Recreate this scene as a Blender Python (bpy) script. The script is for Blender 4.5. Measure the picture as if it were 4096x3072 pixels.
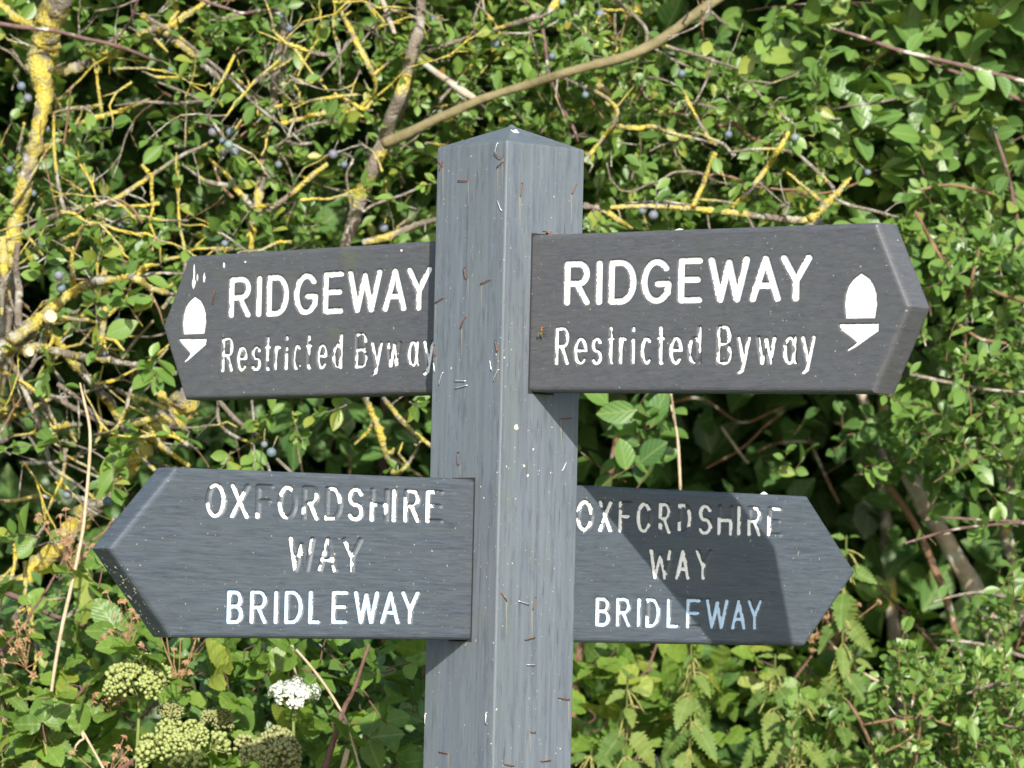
import bpy, bmesh, math, random
import numpy as np
from mathutils import Vector, Matrix

# ------------------------------------------------------------------ camera, sky, sun, exposure
sc = bpy.context.scene
for o in list(bpy.data.objects): bpy.data.objects.remove(o)
COL = sc.collection
rng = np.random.default_rng(11)
R = math.radians

H0 = 2.05                                   # height of the post's shoulder above the ground
FPX = 17894.0                               # focal length in pixels of the 4096 px photograph
CAM = np.array([0.0061, -4.2544, H0 - 0.4671])
PITCH, ROLL = 0.0570, 0.02258
BETA = 0.83962                              # turn of the post about its own axis
FW = np.array([0, math.cos(PITCH), math.sin(PITCH)]); UPV = np.array([0, -math.sin(PITCH), math.cos(PITCH)])
RT = np.array([1.0, 0, 0])
CR = RT*math.cos(ROLL) + UPV*math.sin(ROLL); CU = -RT*math.sin(ROLL) + UPV*math.cos(ROLL)
NR = np.array([math.cos(BETA), -math.sin(BETA), 0.0])      # normal of the post's right-hand face
NL = np.array([-math.sin(BETA), -math.cos(BETA), 0.0])     # normal of its left-hand face
ZV = np.array([0, 0, 1.0])
SUN = NL*1.26 + NR*1.78 + ZV; SUN /= np.linalg.norm(SUN)   # towards the sun, from the shadows on the post

cam_d = bpy.data.cameras.new('camera'); cam = bpy.data.objects.new('camera', cam_d); COL.objects.link(cam)
cam_d.sensor_width = 36.0; cam_d.lens = FPX/4096*36.0
cam_d.clip_start = 0.05; cam_d.clip_end = 500
M = Matrix.Identity(4)
for i in range(3): M[i][0], M[i][1], M[i][2], M[i][3] = CR[i], CU[i], -FW[i], CAM[i]
cam.matrix_world = M
cam_d.dof.use_dof = True; cam_d.dof.focus_distance = 4.2; cam_d.dof.aperture_fstop = 14.0
sc.camera = cam
sc.render.resolution_x, sc.render.resolution_y = 1024, 768

SUN_EL = math.asin(SUN[2]); SUN_AZ = math.atan2(SUN[0], SUN[1])      # azimuth clockwise from +Y
w = bpy.data.worlds.new('World'); sc.world = w; w.use_nodes = True
nt = w.node_tree; nt.nodes.clear()
sky = nt.nodes.new('ShaderNodeTexSky'); sky.sky_type = 'NISHITA'; sky.sun_disc = False
sky.sun_elevation = SUN_EL; sky.sun_rotation = SUN_AZ
bg = nt.nodes.new('ShaderNodeBackground'); bg.inputs[1].default_value = 0.15
wo = nt.nodes.new('ShaderNodeOutputWorld')
nt.links.new(sky.outputs[0], bg.inputs[0]); nt.links.new(bg.outputs[0], wo.inputs[0])
sd = bpy.data.lights.new('sun', 'SUN'); sd.energy = 4.6; sd.angle = R(0.53); sd.color = (1.0, 0.95, 0.87)
sun = bpy.data.objects.new('sun', sd); COL.objects.link(sun)
sun.rotation_euler = Vector(SUN).to_track_quat('Z', 'Y').to_euler(); sun.location = (1, -6, 6)
sc.view_settings.view_transform = 'Standard'; sc.view_settings.look = 'None'
sc.view_settings.gamma = 1.0; sc.view_settings.exposure = 0.75
sc.view_settings.use_curve_mapping = False
sc.cycles.max_bounces = 8; sc.cycles.transparent_max_bounces = 8

# ------------------------------------------------------------------ photo pixel -> place
CROP = {1: (0, 0), 2: (1348, 0), 3: (2696, 0), 4: (0, 1000), 5: (1348, 1000), 6: (2696, 1000), 7: (0, 2022), 8: (2696, 2022)}
def src(c, u, v):
    """pixel of an enlarged crop, or of the 2212 px wide view (c=0), in the 4096 px photograph"""
    if c == 0: return u*4096/2212, v*4096/2212
    if c == 9: return 1600 + u*.49729, 2300 + v*.49729
    o = CROP[c]; return o[0] + u*.63291, o[1] + v*.63291
def at(u, v, Y):
    d = FW + CR*((u-2048)/FPX) - CU*((v-1536)/FPX)
    return CAM + d*((Y - CAM[1])/d[1])
def cat(c, u, v, Y): return at(*src(c, u, v), Y)
def project(P):
    d = P - CAM; z = d@FW
    return 2048 + FPX*(d@CR)/z, 1536 - FPX*(d@CU)/z, z
def unit(v): return v/np.maximum(np.linalg.norm(v, axis=-1, keepdims=True), 1e-9)

# ------------------------------------------------------------------ mesh helpers
def mesh_arrays(name, V, F, mat, uv=None, tint=None, smooth=True):
    """V (n,3); F (m,k) all the same size; uv per vertex"""
    me = bpy.data.meshes.new(name)
    V = np.asarray(V, np.float32); F = np.asarray(F, np.int32); k = F.shape[1]
    me.vertices.add(len(V)); me.vertices.foreach_set('co', V.ravel())
    me.loops.add(F.size); me.loops.foreach_set('vertex_index', F.ravel())
    me.polygons.add(len(F)); me.polygons.foreach_set('loop_start', np.arange(0, F.size, k, dtype=np.int32))
    me.polygons.foreach_set('loop_total', np.full(len(F), k, np.int32))
    me.polygons.foreach_set('use_smooth', np.full(len(F), smooth))
    if uv is not None:
        l = me.uv_layers.new(name='uv'); l.data.foreach_set('uv', np.asarray(uv, np.float32)[F.ravel()].ravel())
    if tint is not None:
        a = me.attributes.new('tint', 'FLOAT', 'POINT'); a.data.foreach_set('value', np.asarray(tint, np.float32))
    me.update(); me.validate()
    if mat: me.materials.append(mat)
    return me
def link(name, me, parent=None, loc=None):
    o = bpy.data.objects.new(name, me); COL.objects.link(o)
    if parent: o.parent = parent
    if loc is not None: o.location = [float(x) for x in loc]
    return o
def tag(o, label, cat_, group=None, kind=None):
    o['label'] = label
    if cat_: o['category'] = cat_
    if group: o['group'] = group
    if kind: o['kind'] = kind
    return o
def thing(name, label, cat_, loc, group=None):
    e = bpy.data.objects.new(name, None); COL.objects.link(e); e.location = [float(x) for x in loc]
    e.empty_display_size = .05
    tag(e, label, cat_, group); return e
def org(t): return np.array(t.location)
class MB:
    """collects quads and triangles (tris are quads with a repeated corner removed at build)"""
    def __init__(s): s.v = []; s.f = []; s.n = 0
    def add(s, V, F):
        s.v.append(np.asarray(V, float)); s.f += [tuple(int(i)+s.n for i in f) for f in F]; s.n += len(V)
    def build(s, name, mat, parent=None, origin=None, smooth=True):
        V = np.concatenate(s.v)
        if origin is None and parent is not None: origin = org(parent) if parent.parent is None else org(parent.parent) + org(parent)
        if origin is not None: V = V - origin
        me = bpy.data.meshes.new(name); me.from_pydata([tuple(x) for x in V], [], s.f)
        me.polygons.foreach_set('use_smooth', [smooth]*len(me.polygons)); me.update()
        me.materials.append(mat)
        return link(name, me, parent)

def catmull(P, n):
    P = np.asarray(P, float)
    if len(P) < 3:
        t = np.linspace(0, 1, n+1)[:, None]; return P[0]*(1-t) + P[-1]*t
    Q = np.vstack([2*P[0]-P[1], P, 2*P[-1]-P[-2]]); out = []
    for i in range(1, len(Q)-2):
        t = np.linspace(0, 1, n, endpoint=False)[:, None]
        a, b, c, d = Q[i-1], Q[i], Q[i+1], Q[i+2]
        out.append(.5*((2*b) + (-a+c)*t + (2*a-5*b+4*c-d)*t**2 + (-a+3*b-3*c+d)*t**3))
    out.append(P[-1:]); return np.vstack(out)
def resample(P, step):
    s = np.concatenate([[0], np.cumsum(np.linalg.norm(np.diff(P[:, :3], axis=0), axis=1))])
    n = max(2, int(s[-1]/step)+1); t = np.linspace(0, s[-1], n)
    return np.stack([np.interp(t, s, P[:, k]) for k in range(P.shape[1])], 1)
def tube(P, rad, sides=6, rough=0.0, cap=True):
    """P (n,3), rad (n,): vertices and quads of a tube, with crusty relief when rough > 0"""
    P = np.asarray(P, float); n = len(P); rad = np.broadcast_to(rad, (n,))
    T = unit(np.gradient(P, axis=0))
    ref = np.array([0.13, 0.31, 0.94]) if abs(T[:, 2]).mean() < .8 else np.array([0.9, 0.4, 0.1])
    A = unit(np.cross(T, ref)); B = np.cross(T, A)
    ang = np.arange(sides)*2*math.pi/sides
    k = np.ones((n, sides))
    if rough > 0:
        k = 1 + rough*(rng.normal(0, .55, (n, sides)) + .8*np.repeat(rng.normal(0, .5, (n//3+1, sides)), 3, 0)[:n])
        k = np.clip(k, .62, 1.75)
    V = P[:, None] + (rad[:, None]*k)[..., None]*(np.cos(ang)[None, :, None]*A[:, None] + np.sin(ang)[None, :, None]*B[:, None])
    V = V.reshape(-1, 3)
    i = np.arange(n-1)[:, None]*sides; j = np.arange(sides)[None]; j2 = (j+1) % sides
    F = np.stack([i+j, i+j2, i+sides+j2, i+sides+j], -1).reshape(-1, 4)
    F = [tuple(f) for f in F]
    if cap: F += [tuple(range(sides-1, -1, -1)), tuple(range((n-1)*sides, n*sides))]
    return V, F

# ------------------------------------------------------------------ materials
def new_mat(name):
    m = bpy.data.materials.new(name); m.use_nodes = True
    nt = m.node_tree; b = nt.nodes['Principled BSDF']; return m, nt, b, nt.nodes['Material Output']
def N(nt, t, **kw):
    n = nt.nodes.new(t)
    for k, v in kw.items():
        if k.startswith('i_'):
            n.inputs[int(k[2:]) if k[2:].isdigit() else k[2:].replace('_', ' ')].default_value = v
        else: setattr(n, k, v)
    return n
def ramp(nt, fac, stops, interp='LINEAR'):
    r = nt.nodes.new('ShaderNodeValToRGB'); r.color_ramp.interpolation = interp
    e = r.color_ramp.elements
    while len(e) < len(stops): e.new(.5)
    for x, (p, c) in zip(e, stops): x.position = p; x.color = (*c, 1) if len(c) == 3 else c
    nt.links.new(fac, r.inputs[0]); return r.outputs[0]
def noise(nt, scale, vec=None, detail=4, rough=.55, vscale=None):
    co = nt.nodes.new('ShaderNodeTexCoord').outputs['Object'] if vec is None else vec
    if vscale:
        mp = N(nt, 'ShaderNodeMapping'); mp.inputs['Scale'].default_value = vscale
        nt.links.new(co, mp.inputs[0]); co = mp.outputs[0]
    n = N(nt, 'ShaderNodeTexNoise'); n.inputs['Scale'].default_value = scale
    n.inputs['Detail'].default_value = detail; n.inputs['Roughness'].default_value = rough
    nt.links.new(co, n.inputs['Vector']); return n.outputs['Fac']
def mix(nt, fac, a, b, mode='MIX'):
    m = N(nt, 'ShaderNodeMix', data_type='RGBA', blend_type=mode)
    for s, x in ((m.inputs[0], fac), (m.inputs[6], a), (m.inputs[7], b)):
        if isinstance(x, (int, float)): s.default_value = x
        elif isinstance(x, tuple): s.default_value = (*x, 1)
        else: nt.links.new(x, s)
    return m.outputs[2]
def bump(nt, b, h, strength, dist):
    n = N(nt, 'ShaderNodeBump'); n.inputs['Strength'].default_value = strength; n.inputs['Distance'].default_value = dist
    nt.links.new(h, n.inputs['Height']); nt.links.new(n.outputs[0], b.inputs['Normal'])

def plastic(name, dark, light, vs, speck=True, rough=.5, algae=0, fleck=.30, scr=.5):
    """weathered recycled-plastic 'timber' with a streaky grain along vs' small axis"""
    m, nt, b, _ = new_mat(name)
    g1 = noise(nt, 1.0, vscale=vs, detail=6, rough=.65)
    g2 = noise(nt, 9.0, detail=5, rough=.7)
    g3 = noise(nt, 1.0, vscale=tuple(x*.22 for x in vs), detail=4)
    c = ramp(nt, g1, [(.30, dark), (.48, tuple(.55*a+.45*c_ for a, c_ in zip(dark, light))), (.72, light)])
    c = mix(nt, ramp(nt, g2, [(.35, (0, 0, 0)), (.75, (.5, .5, .5))]), c, tuple(x*.72 for x in light))
    c = mix(nt, ramp(nt, g3, [(.42, (0, 0, 0)), (.62, (.45, .45, .45))]), c, (light[0]*.8, light[1]*.82, light[2]*.72))
    if speck:
        s = noise(nt, 330.0, detail=2, rough=.4)
        c = mix(nt, ramp(nt, s, [(.735, (0, 0, 0)), (.76, (1, 1, 1))]), c, (.34, .34, .27))
        s2 = noise(nt, 1.0, vscale=(vs[0]*1.6, vs[1]*1.6, vs[2]*3.2), detail=1)
        c = mix(nt, ramp(nt, s2, [(.24, (.6, .6, .6)), (.33, (0, 0, 0))]), c, tuple(x*.55 for x in dark))
        f1 = noise(nt, 1.0, vscale=tuple(x*2.3 for x in vs), detail=2, rough=.4)      # pale scratches along the grain
        c = mix(nt, ramp(nt, f1, [(.70, (0, 0, 0)), (.76, (scr,)*3)]), c, tuple(min(1, x*1.6) for x in light))
        f2 = noise(nt, 1.0, vscale=tuple(math.sqrt(x)*9 for x in vs), detail=6, rough=.75)                                     # dull mottling
        c = mix(nt, ramp(nt, f2, [(fleck, (.5, .5, .5)), (fleck+.14, (0, 0, 0))]), c, tuple(x*.62 for x in dark))
    if algae:
        ga = noise(nt, 22.0, detail=5, rough=.6)
        c = mix(nt, ramp(nt, ga, [(.60, (0, 0, 0)), (.78, (algae,)*3)]), c, (.11, .12, .035))
    nt.links.new(c, b.inputs['Base Color'])
    nt.links.new(ramp(nt, g1, [(.3, (rough-.1,)*3), (.7, (rough+.12,)*3)]), b.inputs['Roughness'])
    b.inputs['Specular IOR Level'].default_value = .45
    bump(nt, b, g1, .35, .0012)
    return m
POST_M = plastic('weathered_post', (.080, .095, .114), (.142, .166, .196), (230, 230, 8), algae=.22, fleck=.34, scr=.12)
ARM_TOP_M = plastic('weathered_arm_grey', (.054, .056, .064), (.096, .099, .111), (60, 60, 330), rough=.55, algae=.35)
ARM_LOW_M = plastic('weathered_arm_blue', (.032, .041, .053), (.084, .101, .124), (34, 34, 480), rough=.5)

def paint(name, col, dirt):
    m, nt, b, _ = new_mat(name)
    n = noise(nt, 120, detail=3)
    c = mix(nt, ramp(nt, n, [(.66, (0, 0, 0)), (.74, (.7, .7, .7))]), col, dirt)
    nt.links.new(c, b.inputs['Base Color']); b.inputs['Roughness'].default_value = .55
    bump(nt, b, noise(nt, 500, detail=2), .3, .0006)
    return m
WHITE = paint('white_paint', (.86, .86, .84), (.62, .60, .48))
CREAM = paint('worn_white_paint', (.86, .86, .83), (.50, .43, .18))
BLUE = paint('pale_blue_paint', (.50, .68, .88), (.50, .42, .12))

def simple(name, col, rough=.6, metallic=0, var=None, vscale=200):
    m, nt, b, _ = new_mat(name)
    if var:
        nt.links.new(ramp(nt, noise(nt, vscale, detail=4), [(.3, col), (.7, var)]), b.inputs['Base Color'])
    else: b.inputs['Base Color'].default_value = (*col, 1)
    b.inputs['Roughness'].default_value = rough; b.inputs['Metallic'].default_value = metallic
    return m
RUST = simple('rusty_wire', (.11, .042, .022), .85, 0, (.21, .085, .040), 900)
STEEL = simple('bright_wire', (.72, .72, .70), .35, .7)
STAIN = simple('rust_stain', (.20, .175, .13), .8, 0, (.15, .165, .17), 300)
LICHEN_SPOT = simple('pale_lichen', (.42, .43, .30), .9, 0, (.62, .60, .50), 600)
DROPPING = simple('bird_dropping', (.85, .85, .82), .7)
FLY_BODY = simple('fly_body', (.05, .035, .015), .35, 0, (.22, .15, .05), 700)
FLY_EYE = simple('fly_eye', (.30, .05, .02), .3)

def bark(name, base, base2, lichen=0.0, pale=0.0):
    m, nt, b, _ = new_mat(name)
    n1 = noise(nt, 60, detail=6, rough=.65); n2 = noise(nt, 17, detail=5, rough=.6); n3 = noise(nt, 330, detail=3)
    c = ramp(nt, n1, [(.3, base), (.7, base2)])
    if pale:
        c = mix(nt, ramp(nt, noise(nt, 38, detail=4), [(.60-.2*pale, (0, 0, 0)), (.66-.2*pale, (1, 1, 1))]), c, (.40, .385, .33))
    if lichen:
        y = ramp(nt, n3, [(.3, (.32, .235, .03)), (.5, (.54, .43, .065)), (.75, (.62, .55, .17))])
        y = mix(nt, ramp(nt, n1, [(.46, (0, 0, 0)), (.60, (.75, .75, .75))]), y, (.37, .36, .20))
        t = .66 - .36*lichen
        c = mix(nt, ramp(nt, n2, [(t-.03, (0, 0, 0)), (t+.03, (1, 1, 1))]), c, y)
    nt.links.new(c, b.inputs['Base Color']); b.inputs['Roughness'].default_value = .9
    b.inputs['Specular IOR Level'].default_value = .2
    bump(nt, b, n1 if not lichen else n3, .8 if not lichen else 1.0, .004 if not lichen else .006)
    return m
BARK = {
    'Y': bark('bark_yellow_lichen', (.16, .135, .10), (.27, .24, .19), .56, .30),
    'M': bark('bark_part_lichen', (.15, .125, .095), (.27, .23, .18), .36, .40),
    'G': bark('bark_grey', (.15, .12, .095), (.29, .25, .20), .14, .30),
    'T': bark('bark_tan_green', (.135, .115, .055), (.225, .190, .105)),
    'P': bark('bark_purple', (.085, .050, .045), (.20, .125, .11), 0, .12),
    'D': bark('dead_wood_pale', (.30, .23, .16), (.46, .40, .32), 0, .4),
    'R': bark('bramble_cane', (.11, .055, .045), (.19, .12, .085)),
    'B': bark('young_brown_twig', (.13, .075, .045), (.24, .15, .09), 0, .1),
    'S': bark('dry_straw', (.36, .27, .16), (.52, .44, .31)),
    'N': bark('nettle_stem', (.07, .10, .025), (.13, .14, .045)),
    'U': bark('green_stem', (.13, .20, .045), (.21, .24, .08)),
}
def leafmat(name, stops, rough=.33, trans=.28, vein=.25, blotch=0, veins=7.0, spec=.5):
    m, nt, b, out = new_mat(name)
    at_ = N(nt, 'ShaderNodeAttribute', attribute_name='tint')
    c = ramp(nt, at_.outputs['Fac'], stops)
    uvn = N(nt, 'ShaderNodeUVMap'); sep = N(nt, 'ShaderNodeSeparateXYZ'); nt.links.new(uvn.outputs[0], sep.inputs[0])
    # u across 0..1 (midrib at .5), v along 0..1
    ab = N(nt, 'ShaderNodeMath', operation='SUBTRACT'); nt.links.new(sep.outputs[0], ab.inputs[0]); ab.inputs[1].default_value = .5
    ab2 = N(nt, 'ShaderNodeMath', operation='ABSOLUTE'); nt.links.new(ab.outputs[0], ab2.inputs[0])
    k = N(nt, 'ShaderNodeMath', operation='MULTIPLY'); nt.links.new(ab2.outputs[0], k.inputs[0]); k.inputs[1].default_value = -.9
    s = N(nt, 'ShaderNodeMath', operation='ADD'); nt.links.new(k.outputs[0], s.inputs[0]); nt.links.new(sep.outputs[1], s.inputs[1])
    f = N(nt, 'ShaderNodeMath', operation='MULTIPLY'); nt.links.new(s.outputs[0], f.inputs[0]); f.inputs[1].default_value = veins*2*math.pi
    si = N(nt, 'ShaderNodeMath', operation='SINE'); nt.links.new(f.outputs[0], si.inputs[0])
    vn = ramp(nt, si.outputs[0], [(.80, (0, 0, 0)), (1.0, (vein, vein, vein))])
    mid = ramp(nt, ab2.outputs[0], [(.02, (vein*1.6,)*3), (.06, (0, 0, 0))])
    both = mix(nt, 1.0, vn, mid, 'LIGHTEN')
    c = mix(nt, both, c, (.24, .30, .10))
    if blotch:
        n = noise(nt, 40, detail=3)
        c = mix(nt, ramp(nt, n, [(.64, (0, 0, 0)), (.72, (blotch,)*3)]), c, (.22, .12, .035))
    big = noise(nt, 25, detail=2)
    c = mix(nt, ramp(nt, big, [(.35, (0, 0, 0)), (.75, (.30, .30, .30))]), c, mix(nt, .35, c, (.15, .20, .035)))
    nt.links.new(c, b.inputs['Base Color']); b.inputs['Roughness'].default_value = rough
    b.inputs['Specular IOR Level'].default_value = spec
    bump(nt, b, si.outputs[0], .12, .0012)
    tr = N(nt, 'ShaderNodeBsdfTranslucent')
    nt.links.new(mix(nt, 1.0, c, (1.5, 1.5, .55), 'MULTIPLY'), tr.inputs[0])
    ms = N(nt, 'ShaderNodeMixShader'); ms.inputs[0].default_value = trans
    nt.links.new(b.outputs[0], ms.inputs[1]); nt.links.new(tr.outputs[0], ms.inputs[2]); nt.links.new(ms.outputs[0], out.inputs[0])
    return m
LEAF = {
    'thorn': leafmat('blackthorn_leaf', [(0, (.055, .125, .030)), (.45, (.108, .210, .040)), (.85, (.175, .285, .055)), (.97, (.28, .30, .05)), (1, (.30, .20, .04))], .36, .30, .22, .35),
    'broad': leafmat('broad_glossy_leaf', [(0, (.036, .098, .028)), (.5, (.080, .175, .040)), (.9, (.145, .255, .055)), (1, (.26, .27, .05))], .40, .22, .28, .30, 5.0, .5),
    'small': leafmat('small_leaf', [(0, (.060, .130, .032)), (.5, (.108, .210, .045)), (.95, (.185, .295, .062)), (1, (.30, .30, .06))], .34, .30, .15),
    'bramble': leafmat('bramble_leaf', [(0, (.060, .130, .022)), (.5, (.120, .225, .030)), (.9, (.200, .300, .045)), (1, (.33, .31, .05))], .45, .32, .35, .25, 7.0),
    'nettle': leafmat('nettle_leaf', [(0, (.065, .130, .028)), (.5, (.115, .195, .042)), (1, (.20, .25, .06))], .6, .32, .30, .15, 9.0, .3),
}
SLOE = None
def sloe_mat():
    m, nt, b, _ = new_mat('sloe_bloom')
    n = noise(nt, 130, detail=3)
    info = N(nt, 'ShaderNodeObjectInfo')
    c1 = ramp(nt, info.outputs['Random'], [(0, (.055, .075, .12)), (.45, (.09, .13, .16)), (.7, (.11, .08, .13)), (.93, (.13, .19, .15)), (1, (.20, .28, .10))])
    c = mix(nt, ramp(nt, n, [(.40, (0, 0, 0)), (.62, (.6, .6, .6))]), c1, (.20, .25, .27))
    nt.links.new(c, b.inputs['Base Color']); b.inputs['Roughness'].default_value = .6
    return m
SLOE = sloe_mat()
CALYX = simple('dead_calyx', (.18, .085, .030), .9, 0, (.38, .25, .14), 300)
UMBEL_G = simple('green_seedhead', (.20, .25, .065), .8, 0, (.34, .37, .13), 250)
UMBEL_O = simple('olive_seedhead', (.20, .22, .075), .8, 0, (.30, .30, .13), 250)
UMBEL_W = simple('white_floret', (.60, .62, .55), .8, 0, (.48, .52, .40), 300)
CATKIN = simple('nettle_catkin', (.19, .20, .05), .8, 0, (.30, .28, .09), 300)

# ------------------------------------------------------------------ the setting: ground
def ground():
    m, nt, b, _ = new_mat('rough_grass_and_soil')
    n1 = noise(nt, 1.3, detail=8, rough=.65); n2 = noise(nt, 14, detail=8, rough=.7)
    c = ramp(nt, n1, [(.35, (.055, .085, .022)), (.6, (.085, .110, .030))])
    c = mix(nt, ramp(nt, n2, [(.45, (0, 0, 0)), (.65, (.9, .9, .9))]), c, (.085, .062, .038))
    nt.links.new(c, b.inputs['Base Color']); b.inputs['Roughness'].default_value = .95
    bump(nt, b, n2, .8, .05)
    n = 61; g = np.linspace(-1, 1, n); g = np.sign(g)*np.abs(g)**2.2*150
    X, Y = np.meshgrid(g, g); r = np.hypot(X, Y)
    Z = .03*np.sin(X*1.1+.4)*np.cos(Y*.9)*np.clip(r/1.5, 0, 1) + .25*np.sin(X*.07)*np.sin(Y*.05+1)*np.clip(r/20, 0, 1)
    i = np.arange(n-1)[:, None]*n + np.arange(n-1)[None]
    F = np.stack([i, i+1, i+n+1, i+n], -1).reshape(-1, 4)
    o = link('ground', mesh_arrays('ground', np.stack([X, Y, Z], -1).reshape(-1, 3), F, m))
    tag(o, 'rough grassy ground under the hedge and the signpost', None, kind='structure')
ground()

#@@FINGERPOST
# ------------------------------------------------------------------ fingerpost
fp = thing('fingerpost', 'dark grey four-armed wooden-look fingerpost with routed white lettering', 'signpost', (0, 0, 0))
HB = .05; T = .0147                       # half width of the post, half thickness of an arm
def P3(e, nrm, x, z, d): return e*x + nrm*d + ZV*(z + H0)

def post():
    b = MB(); c = .0015; ring = []
    for (sx, sy) in ((1, 1), (1, -1), (-1, -1), (-1, 1)):
        a = [(sx*HB, sy*(HB-c)), (sx*(HB-c*.35), sy*(HB-c*.35)), (sx*(HB-c), sy*HB)]
        if sx*sy < 0: a = a[::-1]
        ring += a
    # ring order must go round once
    ring = sorted(ring, key=lambda p: math.atan2(p[1], p[0])); n = len(ring)
    zs = np.linspace(-H0-.45, -.0012, 40); V = []
    for z in zs: V += [NR*x + NL*y + ZV*(z+H0) for x, y in ring]
    F = [(i*n+j, i*n+(j+1) % n, (i+1)*n+(j+1) % n, (i+1)*n+j) for i in range(len(zs)-1) for j in range(n)]
    b.add(V, F); b.build('post', POST_M, fp, smooth=False)
    b = MB()                              # the shallow four-sided cap, its arris a touch softened
    lv = [(-.0012, 1.0), (.0006, .994), (.0215, .055), (.0238, .012)]
    V = []; k = len(ring)
    for z, s in lv: V += [NR*x*s + NL*y*s + ZV*(z+H0) for x, y in ring]
    F = [(i*k+j, i*k+(j+1) % k, (i+1)*k+(j+1) % k, (i+1)*k+j) for i in range(len(lv)-1) for j in range(k)] + [tuple(range((len(lv)-1)*k, len(lv)*k))]
    b.add(V, F); b.build('cap', POST_M, fp, smooth=False)
post()

# ---- routed lettering: a stroke alphabet in a 1 x 1 box
def arc(cx, cy, rx, ry, a0, a1, n=14):
    return [(cx+rx*math.cos(R(a)), cy+ry*math.sin(R(a))) for a in np.linspace(a0, a1, n)]
def low(g): return [[(x, y*.70) for x, y in s] for s in g]
S_ = [arc(.5, .745, .46, .255, 25, 255, 14) + arc(.5, .25, .5, .25, 82, -150, 14)]
GL = {
 'R': [[(0, 0), (0, 1)], [(0, 1), (.58, 1)] + arc(.58, .745, .40, .255, 90, -90) + [(0, .49)], [(.48, .49), (1, 0)]],
 'I': [[(.5, 0), (.5, 1)]],
 'D': [[(0, 0), (0, 1), (.42, 1)] + arc(.42, .5, .58, .5, 90, -90) + [(0, 0)]],
 'G': [arc(.52, .5, .51, .5, 42, 318, 22) + [(.97, .2), (1, .43), (.58, .43)]],
 'E': [[(1, 1), (0, 1), (0, 0), (1, 0)], [(0, .52), (.9, .52)]],
 'W': [[(0, 1), (.26, 0), (.5, .93), (.74, 0), (1, 1)]],
 'V': [[(0, 1), (.24, 0), (.5, .80), (.76, 0), (1, 1)]],
 'A': [[(0, 0), (.5, 1), (1, 0)], [(.19, .33), (.81, .33)]],
 'Y': [[(0, 1), (.5, .44), (1, 1)], [(.5, .44), (.5, 0)]],
 'O': [arc(.5, .5, .5, .5, 0, 360, 28)],
 'X': [[(0, 0), (1, 1)], [(0, 1), (1, 0)]],
 'F': [[(1, 1), (0, 1), (0, 0)], [(0, .52), (.85, .52)]],
 'S': S_, 'H': [[(0, 0), (0, 1)], [(1, 0), (1, 1)], [(0, .5), (1, .5)]], 'L': [[(0, 1), (0, 0), (1, 0)]],
 'B': [[(0, 0), (0, 1), (.55, 1)] + arc(.55, .765, .38, .235, 90, -90, 10) + [(0, .53)], [(.5, .53)] + arc(.56, .265, .44, .265, 90, -90, 10) + [(0, 0)]],
 'e': low([[(0, .52), (1, .52)] + arc(.5, .5, .5, .5, 5, 315, 20)]),
 's': low(S_), 'c': low([arc(.52, .5, .5, .5, 48, 312, 18)]),
 't': [[(.45, 1), (.45, .08), (.6, 0), (.8, 0)], [(0, .70), (1, .70)]],
 'r': [[(0, 0), (0, .70)], [(0, .40), (.25, .62), (.6, .70), (1, .68)]],
 'i': [[(.5, 0), (.5, .66)], [(.5, .92), (.5, 1)]],
 'd': low([arc(.5, .5, .5, .5, 0, 360, 20)]) + [[(1, 0), (1, 1)]],
 'y': [[(0, .70), (.52, .04)], [(1, .70), (.42, -.20), (.12, -.27)]],
 'w': low([[(0, 1), (.26, 0), (.5, .93), (.74, 0), (1, 1)]]),
 'a': low([arc(.46, .5, .46, .5, 0, 360, 20)]) + [[(.92, .70), (.92, .08), (1.05, 0)]],
}
def vnoise(x, y, seed):
    xi = np.floor(x).astype(int); yi = np.floor(y).astype(int); fx = x-xi; fy = y-yi
    def h(a, b):
        n = (a*374761393 + b*668265263 + seed*982451653) & 0x7fffffff
        n = ((n ^ (n >> 13))*1274126177) & 0x7fffffff
        return (n & 0xffff)/65535.
    fx = fx*fx*(3-2*fx); fy = fy*fy*(3-2*fy)
    return (h(xi, yi)*(1-fx) + h(xi+1, yi)*fx)*(1-fy) + (h(xi, yi+1)*(1-fx) + h(xi+1, yi+1)*fx)*fy
def segdist(X, Z, segs):
    d = np.full(X.shape, 9.0)
    for (ax, az), (bx, bz) in segs:
        vx, vz = bx-ax, bz-az; l2 = max(vx*vx+vz*vz, 1e-9)
        t = np.clip(((X-ax)*vx + (Z-az)*vz)/l2, 0, 1)
        d = np.minimum(d, np.hypot(X-ax-t*vx, Z-az-t*vz))
    return d
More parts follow.
